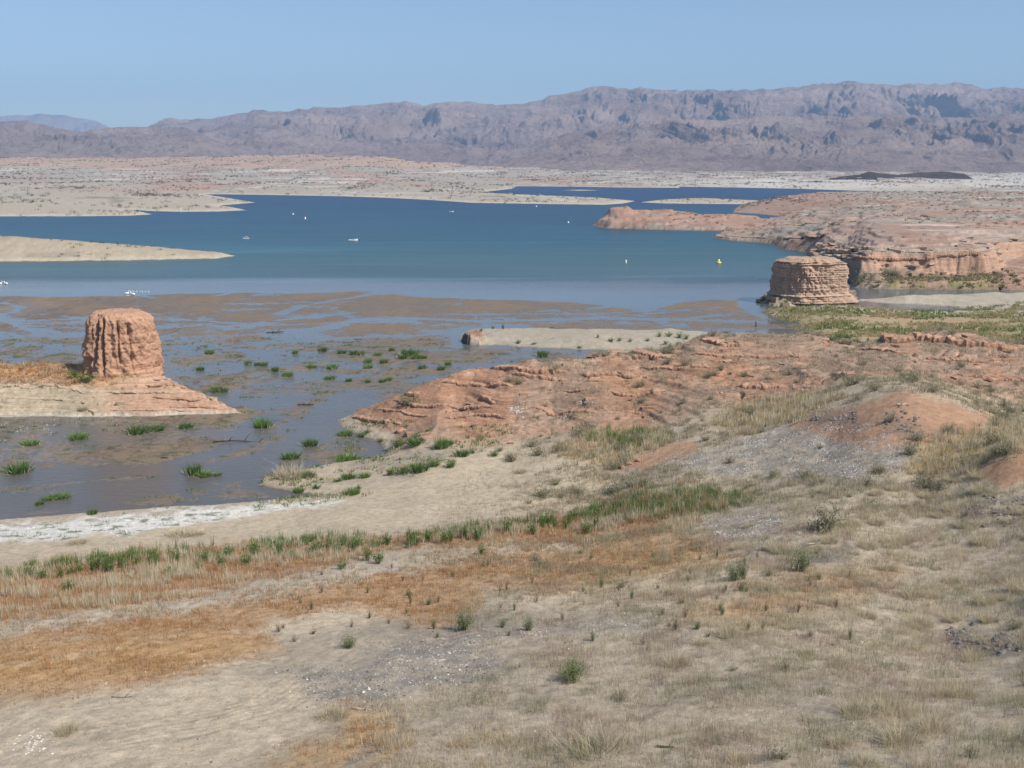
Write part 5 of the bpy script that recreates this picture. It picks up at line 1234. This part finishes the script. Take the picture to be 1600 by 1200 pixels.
# houseboat in the cove
hx, hy, _ = lake(1149, 343.5); k = 16*d_of(343)/F/10.0
hbo = empty('houseboat', (hx, hy, 0), R_(4), 'white flat-roofed houseboat in the cove behind the rocky island', 'houseboat'); hbo.scale = (k, k, k)
for sy in (-1.4, 1.4):
    q = MB(); q.tube([(-5, sy, 0.25), (-4.6, sy, 0.2), (4.2, sy, 0.2), (5.0, sy, 0.42)], [0.3, 0.48, 0.48, 0.12], 12); q.build('pontoon', ALU, hbo, True)
q = MB(); q.box((0, 0, 0.75), (10, 4, 0.16)); q.build('deck', GREYP, hbo, bevel=0.03)
q = MB(); q.box((-0.3, 0, 1.85), (6.2, 3.2, 2.0)); cb = q.build('cabin', WHITE, hbo, bevel=0.08)
for x in (-2.4, -0.9, 0.6, 2.0):
    for sy in (-1, 1):
        q = MB(); q.box((x, sy*1.61, 2.05), (1.0, 0.05, 0.7)); q.build('window', GLASS, cb, bevel=0.01)
q = MB(); q.box((0, 0, 2.98), (9.2, 3.9, 0.14)); q.build('roof', WHITE, hbo, bevel=0.04)
for x in (-4.5, 4.5):
    q = MB()
    for sy in (-1.85, 0, 1.85): q.tube([(x, sy, 0.8), (x, sy, 2.92)], 0.04, 6)
    q.tube([(x, -1.85, 1.6), (x, 1.85, 1.6)], 0.03, 6); q.build('railing', ALU, hbo)
def lathe(prof, n=20):
    m = MB(); m.loft([[(r*math.cos(a*6.2832/n), r*math.sin(a*6.2832/n), z) for a in range(n)] for r, z in prof]); return m
def buoy(px, py, prof, mat, label, top=None, topmat=None):
    x, y, z = lake(px, py); r = empty('buoy', (x, y, 0), 0, label, 'buoy', 'buoys on the lake')
    lathe(prof).build('float', mat, r, True)
    if top: lathe(top).build('topmark', topmat, r, True)
buoy(1123, 411, [(0.2, -0.5), (1.1, -0.25), (1.25, 0.15), (1.1, 0.55), (0.5, 0.75), (0.3, 0.8)], YEL, 'round yellow buoy with a white top near the right shore', [(0.4, 0.78), (0.45, 1.3), (0.3, 1.7), (0.05, 1.8)], WHITE)
buoy(978, 411, [(0.15, -0.5), (0.32, -0.2), (0.36, 0.2), (0.32, 1.1), (0.26, 1.4), (0.05, 1.5)], WHITE, 'slim white marker buoy in turbid water, left of the yellow one')
buoy(477, 342, [(0.3, -0.6), (0.7, -0.2), (0.7, 0.4), (0.35, 0.8), (0.3, 2.3), (0.05, 2.4)], WHITE, 'white spar buoy with red top, far out in blue water', [(0.32, 1.6), (0.36, 2.0), (0.34, 2.5), (0.05, 2.7)], REDP)
buoy(458, 335, [(0.3, -0.6), (0.75, -0.2), (0.75, 0.5), (0.4, 0.9), (0.05, 1.0)], WHITE, 'low white ball buoy left of the red-topped spar buoy')
buoy(888, 348, [(0.3, -0.6), (0.65, -0.2), (0.65, 0.5), (0.4, 0.9), (0.05, 1.0)], WHITE, 'low white ball buoy off the tip of the rocky island')
buoy(838, 323, [(0.3, -0.6), (0.8, -0.2), (0.8, 0.5), (0.4, 1.0), (0.05, 1.1)], WHITE, 'low white ball buoy in front of the far sand spit')
x, y, z = pick(283, 330); q = MB(); q.tube([(0, 0, -0.3), (0, 0, 3.4)], 0.16, 10); q.box((0, 0, 2.9), (1.3, 0.14, 0.9)); q.box((0, 0, 0.05), (0.9, 0.9, 0.5), 0.3)
o = q.build('marker_post', WHITE); o.location = (x, y, z); tag(o, 'white marker post with a board on the shore of the far left peninsula', 'marker post')
# birds: one continuous body, bill its own part
def bird(px, py, ln, rz, label, group, bill=True, src=[None]):
    x, y, z = lake(px, py); r = empty('pelican' if bill else 'gull', (x, y, max(0.0, height(x, y))), rz, label, 'bird', group)
    if src[0] is None:
        q = MB(); q.tube([(-0.75, 0, 0.20), (-0.6, 0, 0.22), (-0.25, 0, 0.24), (0.1, 0, 0.25), (0.32, 0, 0.34), (0.40, 0, 0.52), (0.36, 0, 0.72), (0.40, 0, 0.86), (0.52, 0, 0.90), (0.62, 0, 0.87)],
                         [0.03, 0.16, 0.27, 0.27, 0.17, 0.085, 0.07, 0.09, 0.10, 0.04], 12)
        body = q.build('body', FEATH, None, True); q = MB()
        q.tube([(0.60, 0, 0.87), (0.75, 0, 0.74), (0.92, 0, 0.56)], [0.05, 0.045, 0.012], 8); bl = q.build('bill', BILL, None, True); q = MB()
        for sy in (-1, 1): q.tube([(0.2, sy*0.2, 0.36), (-0.2, sy*0.26, 0.38), (-0.7, sy*0.1, 0.28)], [0.08, 0.14, 0.03], 8, 0.5)
        wg = q.build('wings', FEATH, None, True); src[0] = (body, bl, wg)
        for o in src[0]: o.parent = r
    else:
        for o in src[0]: c = o.copy(); link(c); c.parent = r
    s = ln*d_of(py)/F/1.6; r.scale = (s, s, s)
bird(199, 459.5, 9, 0.4, 'white pelican at the edge of the mud flat, left one of the pair', 'pair of pelicans by the mud edge'); bird(207, 461, 10, 2.9, 'white pelican at the edge of the mud flat, right one of the pair', 'pair of pelicans by the mud edge')
bird(1, 444, 8, 0.2, 'white pelican afloat at the left edge of the view', 'pelicans afloat on the left'); bird(9, 444, 8, 3.0, 'white pelican afloat next to the one at the left edge', 'pelicans afloat on the left')
for q_ in range(14):
    bird(204+q_*2.2+random.uniform(-1, 1), 455.8+random.uniform(-0.8, 1.0), 2.4, random.uniform(0, 6.28), 'tiny white gull in the line behind the two pelicans', 'gulls behind the pelicans', False)
# driftwood
def log(px, py, ln, rad, az, label, mat=WOOD, stubs=2, lift=0.0):
    x, y, z = pick(px, py); k = math.hypot(y, HC-z)/F; L = ln*k; z = max(z, 0.0)
    q = MB(); n = 7; pts = [((t-0.5)*L, 0.04*L*math.sin(t*5+px), 0.02*L*math.sin(t*3.3+py)) for t in np.linspace(0, 1, n)]
    q.tube(pts, [rad*(1.0-0.6*t) for t in np.linspace(0, 1, n)], 8)
    for s in range(stubs):
        p0 = Vector(pts[2+s*2]); q.tube([p0, p0+Vector((0.06*L, (0.10 if s % 2 else -0.12)*L, 0.09*L)), p0+Vector((0.14*L, (0.16 if s % 2 else -0.2)*L, 0.14*L))], [rad*0.5, rad*0.35, rad*0.12], 6)
    o = q.build('driftwood_log', mat, None, True); o.location = (x, y, z+rad*0.5+lift); o.rotation_euler = (0, 0, az)
    tag(o, label, 'driftwood')
log(687, 1032, 20, 0.07, 0.2, 'pale driftwood log lying among white stones in the middle of the slope')
log(1278, 849, 42, 0.08, 0.35, 'long pale driftwood pole on dark gravel at the right')
log(580, 1108, 60, 0.06, 0.05, 'thin pale branch lying above the bottom ochre patch')
log(1040, 1168, 26, 0.07, -0.2, 'short dark log beside the whitish grass mat', DWOOD)
log(258, 716, 10, 0.15, 0.1, 'small dark snag lying in the stream', DWOOD)
log(370, 692, 70, 0.14, 0.12, 'long waterlogged branch on the mud strip in the stream', DWOOD, 3)
log(190, 1090, 30, 0.05, 0.1, 'thin twig on the pale sand at lower left', DWOOD)
log(1410, 632, 20, 0.12, 0.1, 'bleached branch on top of the orange mound')
log(430, 520, 26, 0.22, 0.15, 'stranded branch on the braided mud flat', DWOOD)
log(478, 633, 26, 0.2, 0.05, 'half-sunk branch in the stream off the ridge tip', DWOOD)
log(1563, 452, 9, 0.5, 1.2, 'dark snag at the channel edge under the mesa', DWOOD)
x, y, z = lake(1181, 511); q = MB(); q.tube([(0, 0, -0.4), (0.05, 0, 0.6), (-0.12, 0, 1.2), (-0.05, 0, 1.75)], [0.22, 0.18, 0.14, 0.05], 8); q.tube([(0, 0, 0.7), (0.35, 0, 1.1)], [0.12, 0.04], 6)
o = q.build('tree_stump', DWOOD, None, True); o.location = (x, y, max(0, height(x, y))); tag(o, 'dark stump standing in the blue water before the marsh', 'stump')
# boulders
def boulder_mesh(nm, seed, mat):
    b = bmesh.new(); bmesh.ops.create_icosphere(b, subdivisions=3, radius=1.0); rr = np.random.default_rng(seed)
    co = np.array([v.co[:] for v in b.verts])
    for _ in range(9):                                   # chop flat faces
        n_ = rr.normal(0, 1, 3); n_ /= np.linalg.norm(n_); h_ = rr.uniform(0.55, 0.85); d = co @ n_
        co = co-np.outer(np.clip(d-h_, 0, None), n_)
    co = co*np.array([1.0, rr.uniform(0.65, 0.95), rr.uniform(0.5, 0.75)])
    co = co*(1+0.05*gnoise(co[:, 0]*3+seed, co[:, 1]*3+co[:, 2]*2, seed))[:, None]
    for v, c in zip(b.verts, co): v.co = c
    me = bpy.data.meshes.new(nm); b.to_mesh(me); b.free(); me.materials.append(mat); return me
GB = [boulder_mesh('boulder', 60+q, BOULD) for q in range(5)]; WB = [boulder_mesh('boulder', 95, mat_rock('pale_cobble', alb(206, 200, 190), alb(228, 224, 216), 1.0, zfreq=2.0))]; RB = [boulder_mesh('boulder', 80+q, REDB) for q in range(5)]
def boulder(px, py, wpx, meshes, label, group):
    x, y, z = pick(px, py); k = math.hypot(y, HC-z)/F; o = bpy.data.objects.new('boulder', random.choice(meshes))
    s = wpx*k*0.5; o.location = (x, y, z+s*0.2); o.scale = (s, s, s); o.rotation_euler = (random.uniform(-.3, .3), random.uniform(-.3, .3), random.uniform(0, 6.28)); link(tag(o, label, 'boulder', group))
for _ in range(60): boulder(random.uniform(1482, 1590), 1002+random.gauss(0, 10), random.uniform(5, 15), GB, 'angular grey stone in the heap on the right-hand slope', 'grey stone heap on the right')
for _ in range(40): boulder(random.uniform(1500, 1600), 800+random.gauss(0, 12), random.uniform(4, 10), GB, 'dark grey stone in the scatter at the right edge', 'dark stones at the right edge')
for _ in range(40): boulder(random.choice([random.uniform(1255, 1345), random.uniform(1380, 1440)]), 655+random.gauss(0, 8), random.uniform(3, 7), GB, 'grey stone on the foot of the orange mound', 'grey stones on the orange mound')
for px, py, w_, lb in [(1265, 588, 9, 'dark-shadowed red block under the ridge crest'), (1270, 606, 11, 'red block fallen onto the bare ridge flank'), (985, 726, 12, 'red slab at the end of the orange strip'), (998, 721, 12, 'red slab upslope on the orange strip'), (972, 732, 12, 'lowest red slab on the orange strip'), (625, 675, 16, 'dark red block low on the ridge tip'),
                       (1345, 1004, 8, 'white cobble on the grassy slope, beside a dark hole'), (1302, 1008, 9, 'dark round stone in dry grass on the slope')]:
    boulder(px, py, w_, RB if 'red' in lb else WB if 'white' in lb else GB, lb, None)
# ------------------------------------------------------------------ the air between: fading distance
hb = bmesh.new(); bmesh.ops.create_cube(hb, size=1.0)
hm = bpy.data.meshes.new('haze'); hb.to_mesh(hm); hb.free()
hz = link(tag(bpy.data.objects.new('haze', hm), kind='stuff'))
hz.scale = (40000, 21000, 1510); hz.location = (0, 9500, 1510/2-12)
k = bpy.data.materials.new('haze_air'); k.use_nodes = True; t = k.node_tree; t.nodes.clear()
o_ = t.nodes.new('ShaderNodeOutputMaterial'); v_ = t.nodes.new('ShaderNodeVolumePrincipled')
v_.inputs['Color'].default_value = (0.42, 0.66, 1.0, 1); v_.inputs['Density'].default_value = HAZE; v_.inputs['Anisotropy'].default_value = 0.0
t.links.new(v_.outputs[0], o_.inputs['Volume']); hm.materials.append(k)
